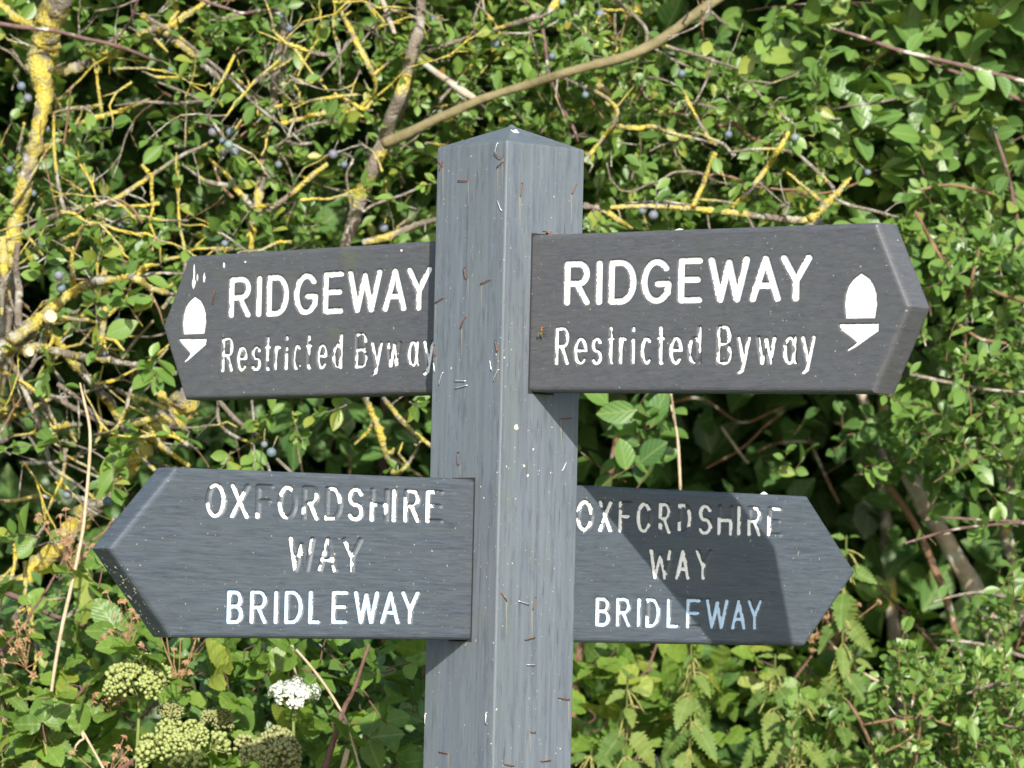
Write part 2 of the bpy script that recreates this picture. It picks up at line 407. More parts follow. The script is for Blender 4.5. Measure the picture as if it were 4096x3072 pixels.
class Letter:
    def __init__(s, ch, xl, xr, zb, zt, r, kx, depth, mat, keep=None, wear=.0):
        s.ch, s.r, s.kx, s.depth, s.mat, s.wear = ch, r, kx, depth, mat, wear
        rx = r/kx
        if ch in 'Ii': m = (xl+xr)/2; xl, xr = m, m+1e-6; rx0 = 0
        else: xl, xr = xl+rx, xr-rx
        zb, zt = zb+r, zt-r
        q = lambda x, y: ((xl + (x if ch not in 'Ii' else 0)*(xr-xl))*kx, zb + y*(zt-zb))
        s.segs = [(q(*a), q(*b)) for st in GL[ch] for a, b in zip(st[:-1], st[1:])]
        s.keep = None if keep is None else [(q(*a), q(*b)) for st in keep for a, b in zip(st[:-1], st[1:])]
        P = np.array([p for sg in s.segs for p in sg])
        s.box = ((P[:, 0].min()-r*1.3)/kx, (P[:, 0].max()+r*1.3)/kx, P[:, 1].min()-r*1.3, P[:, 1].max()+r*1.3)
    def dist(s, X, Z): return segdist(X*s.kx, Z, s.segs)
    def dep(s, d):
        q = np.clip(1-(d/s.r)**2, 0, 1); return s.depth*np.minimum(q**.5, .93)
    def mask(s, X, Z, d):
        lim = s.r*(.88 + .20*(vnoise(X*1100, Z*1100, 3)-.5) + .05*(vnoise(X*160, Z*160, 5)-.5))
        m = d < lim - s.r*s.wear*np.clip(vnoise(X*230, Z*230, 9)*2.2-.75, 0, 1.4)
        if s.keep is not None:
            kd = segdist(X*s.kx, Z, s.keep); m &= kd < s.r*(.55 + .75*vnoise(X*300, Z*300, 7) + .9*vnoise(X*1300, Z*1300, 8)**2)
        return m

ACORN_NUT = [(0, 0), (1, 0), (1.06, .30), (1.03, .55), (.93, .74), (.78, .88), (.62, .95), (.50, 1), (.40, .95), (.22, .86), (.07, .72), (-.03, .52), (-.05, .28)]
class Shape:
    """a recessed flat patch (the acorn's two pieces)"""
    def __init__(s, pts, mat): s.p = np.array(pts); s.mat = mat; s.depth = .0016; s.ch = None; a, b = s.p.min(0), s.p.max(0); s.box = (a[0]-.001, b[0]+.001, a[1]-.001, b[1]+.001)
    def inside(s, X, Z):
        ins = np.zeros(X.shape, bool); n = len(s.p)
        for i in range(n):
            (ax, az), (bx, bz) = s.p[i], s.p[(i+1) % n]
            if az == bz: continue
            c = ((az > Z) != (bz > Z)) & (X < (bx-ax)*(Z-az)/(bz-az)+ax); ins ^= c
        return ins
def acorn(x0, x1, zt, zb, cup, mat):
    nut = Shape([(x0+(x1-x0)*a, zb+(zt-zb)*b) for a, b in ACORN_NUT], mat)
    return [nut, Shape(cup, mat)]

def arm(e, nrm, side, z0, z1, zt, Lc, L, k, glyphs, mat, label):
    """one finger: side +1 grows along +e from the post; z0/z1 bottom and top, zt the tip's height, k its droop"""
    bv = .0045; mb_name = 'finger_arm'
    s0 = HB - .012
    def send(z): return Lc + (L-Lc)*(1 - np.abs(z-zt)/np.where(z > zt, z1-zt, zt-z0))
    def place(x, z, d): return e[None]*np.ravel(x)[:, None] + nrm[None]*np.ravel(d)[:, None] + ZV[None]*(np.ravel(z) + H0 + k*(np.abs(np.ravel(x))-HB))[:, None]
    # front face as a fine relief sheet (the routed grooves are real depth), clipped to the pentagon
    zr = np.unique(np.concatenate([np.linspace(z0+bv, z1-bv, 226), [zt]])); zr.sort()
    sl = (L-Lc)/max(z1-zt, zt-z0); inset = bv*math.sqrt(1+sl*sl)
    sc_ = np.linspace(s0, L-inset, int((L-s0)/.00078))
    SS, ZZ = np.meshgrid(sc_, zr); lim = send(zr)[:, None] - inset
    cl = SS >= lim; SS = np.minimum(SS, lim); XX = SS*side
    D = np.zeros(XX.shape)
    for g in glyphs:
        xa, xb, za, zb = g.box
        m = (XX > xa) & (XX < xb) & (ZZ > za) & (ZZ < zb)
        if g.ch: D[m] = np.maximum(D[m], g.dep(g.dist(XX[m], ZZ[m])))
        else: D[m] = np.maximum(D[m], np.where(g.inside(XX[m], ZZ[m]), g.depth, 0))
    V = place(XX, ZZ, T - D)
    nz, nx = XX.shape
    i = np.arange(nz-1)[:, None]*nx + np.arange(nx-1)[None]
    F = np.stack([i, i+1, i+nx+1, i+nx], -1).reshape(-1, 4)
    dead = (cl[:-1, :-1] & cl[1:, :-1]).reshape(-1)
    F = F[~dead]
    if side*float(np.dot(np.cross(e, ZV), nrm)) < 0: F = F[:, ::-1]
    # rounded edges, sides and back
    def prof(off): # pentagon inset by off
        io = off*math.sqrt(1+sl*sl)
        zz = [z0+off, zt, z1-off]; return [(s0, z0+off), (float(send(z0+off))-io, z0+off), (L-io, zt), (float(send(z1-off))-io, z1-off), (s0, z1-off)]
    rings = []
    for a in (90, 62, 32, 0): rings.append((bv*(1-math.cos(R(a))), T - bv*(1-math.sin(R(a)))))
    rings += [(o, -d) for o, d in reversed(rings)]
    PV = []
    for off, d in rings:
        pr = prof(off); PV.append(place(np.array([s*side for s, _ in pr]), np.array([z for _, z in pr]), np.full(5, d)))
    PV = np.concatenate(PV); PF = [(a*5+b, a*5+b+1, a*5+b+6, a*5+b+5) for a in range(len(rings)-1) for b in range(4)]
    PF = np.array(PF); bk = (len(rings)-1)*5
    PF = np.concatenate([PF, [(bk, bk+1, bk+2, bk+4), (bk+2, bk+3, bk+4, bk+4)][:1]])
    allV = np.concatenate([V, PV]); n0 = len(V)
    me = bpy.data.meshes.new(mb_name)
    faces = F.tolist() + (PF + n0).tolist() + [[n0+bk+2, n0+bk+3, n0+bk+4]]
    me.from_pydata(allV.tolist(), [], faces)
    sm = np.zeros(len(faces), bool); sm[:len(F)] = True; me.polygons.foreach_set('use_smooth', sm); me.update(); me.materials.append(mat)
    o = link(mb_name, me, fp); o['label'] = label
    # the paint left in each letter: its own thin fill
    for g in glyphs:
        xa, xb, za, zb = g.box; st = .00042
        X, Z = np.meshgrid(np.arange(xa, xb, st), np.arange(za, zb, st))
        if g.ch: d = g.dist(X, Z); inn = g.mask(X, Z, d); H = T - g.dep(d) + .00035
        else:
            inn = g.inside(X, Z) & g.inside(X+.0006*(vnoise(X*500, Z*500, 1)-.3), Z+.0006*(vnoise(X*500, Z*500, 2)-.3)); H = np.full(X.shape, T - g.depth + .0003)
        q = inn[:-1, :-1] & inn[1:, :-1] & inn[:-1, 1:] & inn[1:, 1:]
        if q.sum() < 4: continue
        nz, nx = X.shape; i = (np.arange(nz-1)[:, None]*nx + np.arange(nx-1)[None])[q]
        Fq = np.stack([i, i+1, i+nx+1, i+nx], -1)
        if float(np.dot(np.cross(e, ZV), nrm)) < 0: Fq = Fq[:, ::-1]
        u, inv = np.unique(Fq, return_inverse=True)
        Vq = place(X, Z, H)[u]
        link('letter' if g.ch else 'acorn_emblem', mesh_arrays('letter' if g.ch else 'acorn_emblem', Vq, inv.reshape(Fq.shape), g.mat), o)
    return o

def line(text, spans, zb, zt, r, kx, depth, mat, keep=None, wear=0, wears=None):
    """spans in mm along the arm; zb/zt (left, right) in mm"""
    sp = [tuple(float(q) for q in a.split(',')) for a in spans.split()]
    x0, x1 = sp[0][0], sp[-1][1]; out = []
    for i, (c, (a, b)) in enumerate(zip(text, sp)):
        f = ((a+b)/2-x0)/(x1-x0)
        out.append(Letter(c, a/1000, b/1000, (zb[0]*(1-f)+zb[1]*f)/1000, (zt[0]*(1-f)+zt[1]*f)/1000, r, kx, depth, mat,
                          None if keep is None else keep.get(i), (wears or {}).get(i, wear)))
    return out
KX = .70
g_tr = line('RIDGEWAY', '94.5,131.2 137.6,148.7 155.1,193.9 198.4,240.3 247.5,280.7 286.6,340.9 339.6,380.6 378.2,418.6', (-153.5, -153.5), (-111, -111), .0034, KX, .0024, WHITE)
g_tr += line('RestrictedByway', '84,104.3 109.7,129.5 133.6,149.7 155.9,165.7 171.1,182.5 188.3,193.1 200.2,216.7 222,232.9 238.1,256.7 262.1,280.6 299.7,320 325,343.8 350,376.1 383.5,401.9 405.5,424.5',
             (-209, -209.6), (-173, -173.6), .00185, .66, .0018, WHITE, None, .25, {9: .8, 10: .65, 12: .7, 13: .8, 3: .5, 6: .5})
g_tr += acorn(.4600, .4955, -.1290, -.1690, [(.4520, -.1735), (.4525, -.1765), (.4560, -.1800), (.4640, -.1842), (.4705, -.1880), (.4735, -.1900), (.4690, -.1928), (.4625, -.1958), (.4630, -.1978), (.4650, -.1972), (.4760, -.1925), (.4890, -.1855), (.5000, -.1800), (.4998, -.1735)], WHITE)
arm(NR, NL, 1, -.2340, -.0855, -.1592, .4946, .5357, -.0282, g_tr, ARM_TOP_M, 'upper arm pointing towards the path, routed RIDGEWAY Restricted Byway with a white acorn')
g_tl = line('RIDGEWAY', '-410.6,-373.6 -365.3,-357.2 -349.5,-312.6 -306.2,-266.6 -260.3,-226.9 -222.4,-168.4 -168.5,-130.6 -132.7,-94.4', (-151, -152), (-108, -108.5), .0034, KX, .0024, WHITE, None, .12)
g_tl += line('RestrictedByway', '-419.9,-399.9 -395,-376.7 -371.9,-354.7 -350.4,-339.5 -334.7,-323.2 -316.7,-312.4 -306,-289.9 -284.5,-273.9 -267.5,-249.9 -243.2,-226.4 -207.6,-187.9 -183.7,-165.2 -160.1,-136.6 -128.5,-110.3 -105.3,-88.3',
             (-205.6, -206.5), (-170.2, -171), .00185, .66, .0018, WHITE,
             {3: [[(.45, .75), (.45, .3)], [(0, .7), (1, .7)], [(.45, 1), (.45, .9)], [(.45, .02), (.6, 0)]], 5: [[(.5, .42), (.5, 0)], [(.5, .66), (.5, .6)], [(.5, 1), (.5, .95)]],
              7: [[(0, .7), (1, .7)], [(.45, .7), (.45, .45)], [(.45, 1), (.45, .9)], [(.45, .05), (.6, 0)]], 10: [[(0, 0), (0, .5), (.9, .5)], [(.95, .3), (.6, 0), (0, 0)], [(0, 1), (.55, 1), (.9, .8)]],
              12: [[(.26, 0), (.5, .66), (.7, .05)], [(0, .7), (.06, .6)]]}, .45, {0: .7, 9: .7, 6: .7})
g_tl += acorn(-.4845, -.4490, -.1262, -.1655, [(-.4920, -.1695), (-.4915, -.1715), (-.4850, -.1765), (-.4780, -.1812), (-.4725, -.1850), (-.4760, -.1890), (-.4815, -.1925), (-.4812, -.1942), (-.4790, -.1940), (-.4690, -.1890), (-.4560, -.1820), (-.4458, -.1765), (-.4455, -.1705)], WHITE)
arm(NR, NL, -1, -.2327, -.0842, -.1564, .4793, .5204, .0104, g_tl, ARM_TOP_M, 'upper arm pointing into the hedge, routed RIDGEWAY Restricted Byway with a white acorn')
kx2 = .76
ox = {0: [[(.25, .97), (.5, 1), (.85, .86), (.98, .66)], [(0, .35), (.1, .15), (.5, 0), (.9, .18), (1, .45)]], 1: [[(0, 1), (1, 0)], [(0, 0), (.72, .72)]], 2: [[(0, .04), (0, 0)]],
      3: [[(.1, .8), (.3, .97), (.7, .97)], [(0, .42), (.1, .15), (.35, 0)]], 4: [[(.98, .75), (.6, .49), (1, 0)], [(0, .28), (0, .22)]], 5: [[(.45, 1), (.85, .8), (.97, .6)], [(0, 0), (.5, 0)]],
      7: [[(0, 0), (0, .5), (.25, .5)], [(1, .45), (1, .25)]], 9: [[(0, .05), (0, .7)], [(.35, 1), (.8, .95), (.98, .7), (.5, .49), (1, 0)]], 10: [[(0, 0), (0, .96), (.35, 1)], [(0, .52), (.3, .52)]]}
way = {0: [[(0, 1), (.22, .05)], [(.5, .8), (.42, .5)], [(.97, .9), (.88, .6)]], 1: [[(.48, .95), (.28, .55)], [(.2, .33), (.8, .33)], [(.95, .1), (1, 0)], [(0, 0), (.06, .12)]], 2: [[(.15, .84), (.5, .44)], [(.5, .3), (.5, 0)]]}
g_bl = line('OXFORDSHIRE', '-369.4,-345.4 -341.4,-318.5 -312.3,-291.2 -286.7,-263.2 -258.6,-237.2 -231.5,-209.8 -204.5,-183.8 -177.5,-154.3 -150.7,-144.9 -136.7,-115.5 -109.6,-87.5', (-361.8, -360.4), (-329.7, -328.7), .0023, kx2, .0022, CREAM, ox, .15)
g_bl += line('VAY', '-272.9,-241.3 -237.9,-214 -209.4,-184.6', (-409, -408), (-375.7, -375.2), .0023, kx2, .0022, CREAM, way, .5)
g_bl += line('BRIDLEWAY', '-342.2,-322.4 -315.8,-294.8 -287,-283.2 -275.8,-253.3 -247.7,-232.9 -220.4,-199.8 -194.1,-162.9 -161.7,-137.2 -136.8,-113.7', (-456.4, -454.7), (-425.4, -423.3), .0022, kx2, .0021, BLUE, None, .12)
EB = -NL
arm(EB, NR, -1, -.4686, -.3174, -.3910, .4037, .4745, -.0108, g_bl, ARM_LOW_M, 'lower arm pointing towards the path, routed OXFORDSHIRE WAY BRIDLEWAY in flaking paint')
ox2 = {0: [[(.05, .72), (.2, .92), (.5, 1), (.85, .86), (.97, .65)], [(0, .3), (.2, .08), (.5, 0), (.9, .2)]], 1: [[(0, 1), (.1, .9)], [(1, 1), (.35, .35)], [(.45, .55), (1, 0)], [(0, 0), (.12, .12)]], 2: [[(0, 0), (0, .68)], [(0, .52), (.75, .52)], [(0, .97), (0, .93)]],
       3: [[(.15, .85), (.4, 1), (.85, .85)], [(0, .7), (0, .4), (.2, .08), (.5, 0), (.9, .2)]], 4: [[(0, .55), (0, 1), (.58, 1), (.95, .8), (.6, .49), (.3, .49)], [(.48, .49), (1, 0)], [(0, .25), (0, .18)]], 5: [[(0, 1), (.42, 1)], [(.95, .75), (1, .5), (.92, .3)], [(0, .32), (0, .12)]],
       7: [[(0, 0), (0, .5), (.9, .5)], [(1, .42), (1, 0)]], 8: [[(.5, 1), (.5, .6)], [(.5, .4), (.5, 0)]], 9: [[(0, 0), (0, .45), (.6, .49), (.98, .78), (.6, 1)], [(.48, .49), (1, 0)]], 10: [[(.6, 1), (1, 1)], [(0, 0), (0, .62)]]}
way2 = {0: [[(0, 1), (.24, 0), (.5, .8), (.76, 0)], [(1, 1), (.93, .75)]], 1: [[(0, 0), (.5, 1), (1, 0)], [(.5, .33), (.81, .33)]], 2: [[(0, 1), (.5, .44), (.5, 0)]]}
g_br = line('OXFORDSHIRE', '81.7,105.2 111.1,130.5 137.9,156 161.9,183.6 191.6,209.5 217.6,237.7 245.8,266 272.2,294.6 300.8,304.9 314.2,334.9 342.2,362.6', (-362.7, -360.2), (-331.4, -329.6), .0023, kx2, .0022, CREAM, ox2, .15)
g_br += line('VAY', '180,211.8 215.8,236.9 243,266.3', (-407.1, -405.3), (-376.2, -374.8), .0023, kx2, .0022, CREAM, way2, .3)
g_br += line('BRIDLEWAY', '109.9,130.3 137.1,157.7 165.6,170.5 176.4,197.2 205.2,223.2 231.8,252.4 258.5,291.1 294.2,315.7 316.8,338.5', (-453.4, -453.9), (-424.6, -422.8), .0022, kx2, .0021, BLUE,
             {3: [[(.1, 1), (.6, .97), (.95, .75), (1, .5), (.8, .1), (.42, 0), (0, 0), (0, .3)]], 5: [[(1, 1), (0, 1), (0, 0)], [(0, .52), (.9, .52)]]}, .2)
arm(EB, NR, 1, -.4687, -.3175, -.3922, .3997, .4717, .0035, g_br, ARM_LOW_M, 'lower arm pointing into the hedge, routed OXFORDSHIRE WAY BRIDLEWAY in flaking paint')

SLOT = simple('slot_shadow_gap', (.018, .018, .018), .9)  # thin dark plates on the post paint the shade around each arm's joint
for (nrm, tan, za, zb_) in ((NR, NL, -.2340, -.0855), (-NR, NL, -.2327, -.0842), (NL, NR, -.4686, -.3174), (-NL, NR, -.4687, -.3175)):
    g = .0016; b = MB(); za -= g; zb_ += g; tt = T + g; q = nrm*(HB+.0004) + ZV*H0
    V = [q + tan*-tt + ZV*za, q + tan*tt + ZV*za, q + tan*tt + ZV*zb_, q + tan*-tt + ZV*zb_]; b.add(V + [v - nrm*.0015 for v in V], [(0, 1, 2, 3), (0, 1, 5, 4), (1, 2, 6, 5), (2, 3, 7, 6), (3, 0, 4, 7)]); b.build('mortise_shade_plate', SLOT, fp, smooth=False)
# ---- staples left from old notices, rust stains, lichen, droppings (all fixed to the post)
STL = {'L': [(38, -1.2, 35.8, -10.4, 1), (33.9, -10.7, 44.9, -15.3, 0), (46.3, -19.2, 38.2, -24.3, 0), (-47.8, -11.8, -40.4, -18.4, 0), (-40.6, -13.2, -45.5, -21.5, 0), (-17, -33.3, -3.3, -33.7, 0), (39.3, -55.5, 45.3, -65.3, 1),
             (-5.7, -116.4, -.4, -126.4, 0), (19, -133.3, 31.7, -129.4, 0), (-46.1, -148.5, -34.4, -143.8, 0), (-1.4, -163.9, -7.8, -173.4, 0), (41, -187.2, 44.7, -197.7, 0), (33.8, -204.8, 36.8, -215.3, 1),
             (46.4, -215.1, 40.1, -225.1, 1), (-33.2, -215.5, -37.4, -226.7, 1), (-15.2, -223.5, -.4, -224.4, 1), (-14.9, -231.1, 2, -228.5, 1), (-46.1, -188.6, -43.6, -198.5, 0), (-47.2, -204.4, -45.1, -214.3, 1), (-8.2, -291.9, -6, -303.2, 0),
             (-46.4, -539, -46.4, -549.4, 1), (40.3, -535.8, 41.6, -546.5, 1), (-25.5, -574.5, -13, -575.8, 0)],
       'R': [(-30.4, -37.8, -32.3, -50.4, 0), (39.7, -33.2, 33.5, -42.8, 0), (26.6, -257.2, 38.8, -256.1, 0), (34.3, -297.4, 29.1, -306.6, 1), (-45.5, -423.6, -37.7, -431.8, 0), (-22.8, -431.2, -10.1, -433.8, 1),
             (-1.6, -427, -5.2, -438.4, 0), (-13.8, -467.2, -1.6, -464.6, 0), (-10, -490.6, -.8, -490.3, 1), (30.6, -521, 44.2, -522.6, 0), (10.1, -580.9, 21.7, -579.8, 0), (-36.2, -583.5, -24.7, -585.3, 0), (-4.1, -553.5, 1.5, -553.5, 0)]}
pr = random.Random(5)
for face, lst in STL.items():
    e, nrm = (NR, NL) if face == 'L' else (-NL, NR)
    for (x0, z0, x1, z1, bright) in lst:
        lift = pr.uniform(.0009, .0024)
        a = e*x0/1000 + ZV*(H0+z0/1000) + nrm*HB; b2 = e*x1/1000 + ZV*(H0+z1/1000) + nrm*HB
        P = [a - nrm*.002, a + nrm*lift*.9, a*.85+b2*.15 + nrm*lift, a*.15+b2*.85 + nrm*(lift+pr.uniform(-.0004, .001)), b2 + nrm*lift*.9, b2 - nrm*.002]
        mbx = MB(); mbx.add(*tube(np.array(P), .00050 if not bright else .00045, 5)); st = mbx.build('staple', STEEL if bright else RUST, fp)
        if not bright and pr.random() < .75:
            n = 14; L = pr.uniform(.012, .034); V = []; low_ = b2 if z1 < z0 else a
            for i in range(n):
                f = i/(n-1); c = low_ - ZV*L*f + e*(.0012*math.sin(f*2.2+pr.random()*.4)*f) + nrm*.0003
                wd = .0012*(1-f)**.7*pr.uniform(.7, 1.2)+.00012
                V += [c - e*wd, c + e*wd]
            mbx = MB(); mbx.add(V, [(2*i, 2*i+1, 2*i+3, 2*i+2) for i in range(n-1)]); mbx.build('rust_stain', STAIN, fp, smooth=False)
# one rusty staple on the far upper arm
a = NR*-.432 + NL*T + ZV*(H0-.118); b2 = NR*-.4345 + NL*T + ZV*(H0-.131)
mbx = MB(); mbx.add(*tube(np.array([a-NL*.001, a+NL*.0015, b2+NL*.0015, b2-NL*.001]), .0007, 5)); mbx.build('staple', RUST, fp)

def blob(c, e1, e2, nrm, r, ecc=1.0, h=.0005, n=9):
    ang = np.arange(n)*2*math.pi/n; k = np.array([pr.uniform(.6, 1.25) for _ in range(n)])
    rim = [c + e1*math.cos(t)*r*q + e2*math.sin(t)*r*q*ecc + nrm*.00015 for t, q in zip(ang, k)]
    return rim + [c + nrm*h], [(i, (i+1) % n, n) for i in range(n)]
mbx = MB()
for i in range(95):
    face = pr.random() < .5; e, nrm = (NR, NL) if face else (-NL, NR)
    x = pr.uniform(-.047, .047); z = -pr.uniform(.01, .62); r = .0003 + .0008*pr.random()**3
    if pr.random() < .18: x = .047 if face else -.047
    mbx.add(*blob(e*x + nrm*HB + ZV*(H0+z), e, ZV, nrm, r))
for (x, z, r) in ((-30, -268, .0028), (-14, -313, .0014), (-19, -304, .0014), (-8, -288, .0012)): mbx.add(*blob(-NL*x/1000 + NR*HB + ZV*(H0+z/1000), -NL, ZV, NR, r, 1, .001, 12))
for i in range(70):
    f = pr.random(); s_ = .4745 - (.4745-.4037)*f; z_ = -.3910 - (.4686-.3910)*f; d_ = pr.uniform(-.010, .0105)
    if pr.random() > .35 + .65*math.exp(-((f-.55)/.22)**2): continue
    n_ = unit(NL*.0776 - ZV*.0708); mbx.add(*blob(NL*s_ + NR*d_ + ZV*(H0+z_-.0045) + n_*.0002, NR, unit(ZV*.0776+NL*.0708), n_, .0004+.0014*pr.random()**2.5))
o = mbx.build('lichen_specks', LICHEN_SPOT, fp); o['kind'] = 'stuff'
mbx = MB()
slope = unit(NR*.024 + ZV*.05)
w_ = FW + CR*((2060.5-2048)/FPX) - CU*((526-1536)/FPX); sn = NR*.024 + ZV*.05; sp_ = ZV*(H0+.0242); c = CAM + w_*(((sp_-CAM)@sn)/(w_@sn)); mbx.add(*blob(c, -NL, unit(ZV*.05-NR*.0)*.6+NR*-.4, slope, .0050, .6, .0008, 14)); mbx.build('bird_dropping', DROPPING, fp)
for (x, z, r, ec) in ((-468, -.100, .0016, 6.0), (-4625e-1, -.103, .0011, 4.0), (-419, -.092, .0017, 2.0), (-4680e-1, -.1085, .0026, 2.2), (-451, -.104, .0017, 3.0), (-384, -.0905, .0014, .7), (-140, -.091, .0017, .6)):
    mbx = MB(); mbx.add(*blob(NR*x/1000 + NL*(T+.0001) + ZV*(H0+z), NR, ZV, NL, r, ec, .0006, 14)); mbx.build('bird_dropping', DROPPING, fp)
mbx = MB(); mbx.add(*blob(NR*.245 + NL*.0108 + ZV*(H0-.0855-.0055), NR, unit(NL-ZV*.2), unit(ZV+NL*.6), .0045, .8, .0015, 12)); mbx.build('bird_dropping', DROPPING, fp)
mbx = MB(); mbx.add(*blob(EB*.345 + NR*.006 + ZV*(H0-.3165), EB, NR, ZV, .0055, .9, .003, 12)); mbx.build('bird_dropping', DROPPING, fp)

def fly(pos, nrm, fwd, label):
    side = np.cross(nrm, fwd); t = thing('fly', label, 'fly', pos, 'flies resting on the signpost')
    def ell(c, a, b, c3, mat, name, n=10, m=6):
        V = []; F = []
        for i in range(m+1):
            th = math.pi*i/m
            for j in range(n):
                ph = 2*math.pi*j/n
                V.append(c + fwd*a*math.cos(th) + side*b*math.sin(th)*math.cos(ph) + nrm*c3*math.sin(th)*math.sin(ph))
        F = [(i*n+j, i*n+(j+1) % n, (i+1)*n+(j+1) % n, (i+1)*n+j) for i in range(m) for j in range(n)]
        q = MB(); q.add(V, F); return q.build(name, mat, t)
    up = pos + nrm*.0022
    ell(up, .0019, .0016, .0015, FLY_BODY, 'thorax'); ell(up - fwd*.0036, .0028, .0018, .0016, FLY_BODY, 'abdomen'); ell(up + fwd*.0025, .0010, .0015, .0012, FLY_EYE, 'head')
    for s in (-1, 1):
        q = MB(); a = up + nrm*.0012 + side*s*.0008
        q.add([a, a - fwd*.0030 + side*s*.0030 + nrm*.0006, a - fwd*.0068 + side*s*.0030, a - fwd*.0066 + side*s*.0010], [(0, 1, 2, 3)]); q.build('wing', simple('fly_wing', (.12, .11, .09), .2), t)
        for k in (-.6, .2, 1.0):
            q = MB(); b0 = up + fwd*.0012*k + side*s*.001
            q.add(*tube(np.array([b0, b0 + side*s*.0018 + fwd*.0014*k + nrm*.0008, b0 + side*s*.0034 + fwd*.0026*k - nrm*.0021]), .00016, 4)); q.build('leg', FLY_BODY, t)
fly(NR*.068 + NL*T + ZV*(H0-.1765), NL, unit(ZV+NR*.1), 'small fly with head up beside the word Restricted on the upper arm')
fly(NR*.062 + NL*.006 + ZV*(H0-.0857), ZV, unit(NR*.9+NL*.4), 'small fly sitting on the upper edge of the arm against the post')
#@@FINGERPOST_END

#@@HEDGE
# ------------------------------------------------------------------ leaves: templates and records
def leaf_template(kind, K):
    t = np.linspace(0, 1, K)
    if kind == 'thorn': w = .27*np.sin(np.pi*t**1.25)**.80*(1+.0*t)
    elif kind in ('broad', 'mass'): w = .33*np.sin(np.pi*t**.92)**.72
    elif kind == 'small': w = .27*np.sin(np.pi*t**1.1)**.75
    elif kind == 'bramble':
        t = np.concatenate([[0], np.linspace(.02, 1, K-1)]); w = .385*np.sin(np.pi*t**.74)**.66
        w[1:-1] *= np.where(np.arange(1, K-1) % 2, 1.035, .965)
    else:
        w = .235*np.sin(np.pi*np.clip(t*.96+.03, 0, 1)**.62)**.85; w[1:-1] *= np.where(np.arange(1, K-1) % 2, 1.20, .80)
    w = np.maximum(w, .006); w[0] = .012
    x = t.copy()
    V = []; uv = []
    sh = {'bramble': .010, 'nettle': .026}.get(kind, 0)
    for k in range(K):
        for c in (-1, 0, 1):
            V.append((x[k] + (sh if (c and k % 2 and 0 < k < K-1) else 0), c*w[k], 0)); uv.append((.5+.5*c*w[k]/max(w), x[k]))
    F = [(3*k+c, 3*k+c+1, 3*k+c+4, 3*k+c+3) for k in range(K-1) for c in (0, 1)]
    return np.array(V), np.array(uv), np.array(F)
TPL = {k: leaf_template(k, n) for k, n in (('thorn', 7), ('broad', 8), ('small', 6), ('bramble', 22), ('nettle', 22), ('mass', 4))}
def bend(tp, curl, fold, wave=0):
    """curl (N,), fold (N,) -> z of each template vertex"""
    V = TPL[tp][0]; x, y = V[:, 0], np.abs(V[:, 1])
    return -curl[:, None]*(x**1.7)[None] + fold[:, None]*y[None] + wave*np.sin(x*17+V[:, 1]*20)[None]*y[None]

PLANTS = {}            # key -> dict(root, leaves, twigs)
def plant(key, name, label, cat_, base, twig='G', group=None):
    PLANTS[key] = dict(root=thing(name, label, cat_, base, group), leaves=[], twigs=MB(), twigmat=BARK[twig])
def leaf(key, kind, p, axis, nrm, ln, tint=None, curl=None, fold=None):
    PLANTS[key]['leaves'].append((kind, p, axis, nrm, ln, rng.random() if tint is None else tint,
                                  rng.uniform(-.05, .30) if curl is None else curl, rng.uniform(.1, .75) if fold is None else fold))
LIGHT = unit(SUN*.75 + ZV*.55)
def rv(s=1.0): return rng.normal(0, s, 3)
def leafnormal(axis, spread=.55, bias=LIGHT):
    n = bias + rv(spread); n = n - axis*(n@axis); return unit(n)
def sprig(key, kind, p, d, n, ln, tint=(0, 1), gap=None, tw=.0010, spread=.5, cluster=False, droop=.0):
    """a leafy twig from p along d with n leaves, alternate or in spur clusters"""
    gap = gap or ln*.42; L = gap*n; d = unit(d)
    side = unit(np.cross(d, rv())); bendv = unit(rv() + ZV*.4)*L*.22
    f = np.linspace(0, 1, max(4, n//2+2))[:, None]
    P = p + d*L*f + bendv*f**2 - ZV*droop*L*f**2
    PLANTS[key]['twigs'].add(*tube(P, np.linspace(tw, tw*.45, len(P)), 4, cap=False))
    for i in range(n):
        t = .15 + .85*(i+rng.uniform(-.2, .2))/max(n-1, 1); t = min(max(t, 0), 1)
        q = np.array([np.interp(t, f[:, 0], P[:, k]) for k in range(3)])
        a = unit(d*.75 + side*(1 if i % 2 else -1)*.9 + rv(.35)) if t < .97 else unit(d + rv(.2))
        nn = leafnormal(a, spread); l = ln*1.25*rng.uniform(.55, 1.2)*(1-.2*t)
        leaf(key, kind, q, a, nn, l, rng.uniform(*tint))
        if cluster and rng.random() < .55:
            for _ in range(rng.integers(1, 3)):
                a2 = unit(a + rv(.8)); leaf(key, kind, q + rv(.002), a2, leafnormal(a2, spread), l*rng.uniform(.6, 1), rng.uniform(*tint))
def fill(key, kind, n, box, Y, nl, ln, tint=(0, 1), holes=(), bias=(0, -.55, .35), spread=.5, cluster=False, tw=.0010):
    u0, u1, v0, v1 = box
    for _ in range(n):
        for _try in range(20):
            u, v = rng.uniform(u0, u1), rng.uniform(v0, v1)
            if not any(a < u < b and c < v < e for a, b, c, e in holes): break
        p = cat(0, u, v, rng.uniform(*Y)); d = np.array(bias) + rv(.6)
        k = int(rng.integers(nl[0], nl[1]+1)); l = rng.uniform(*ln)/1000
        sprig(key, kind, p - unit(d)*k*l*.2, d, k, l, tint, spread=spread, cluster=cluster, tw=tw)

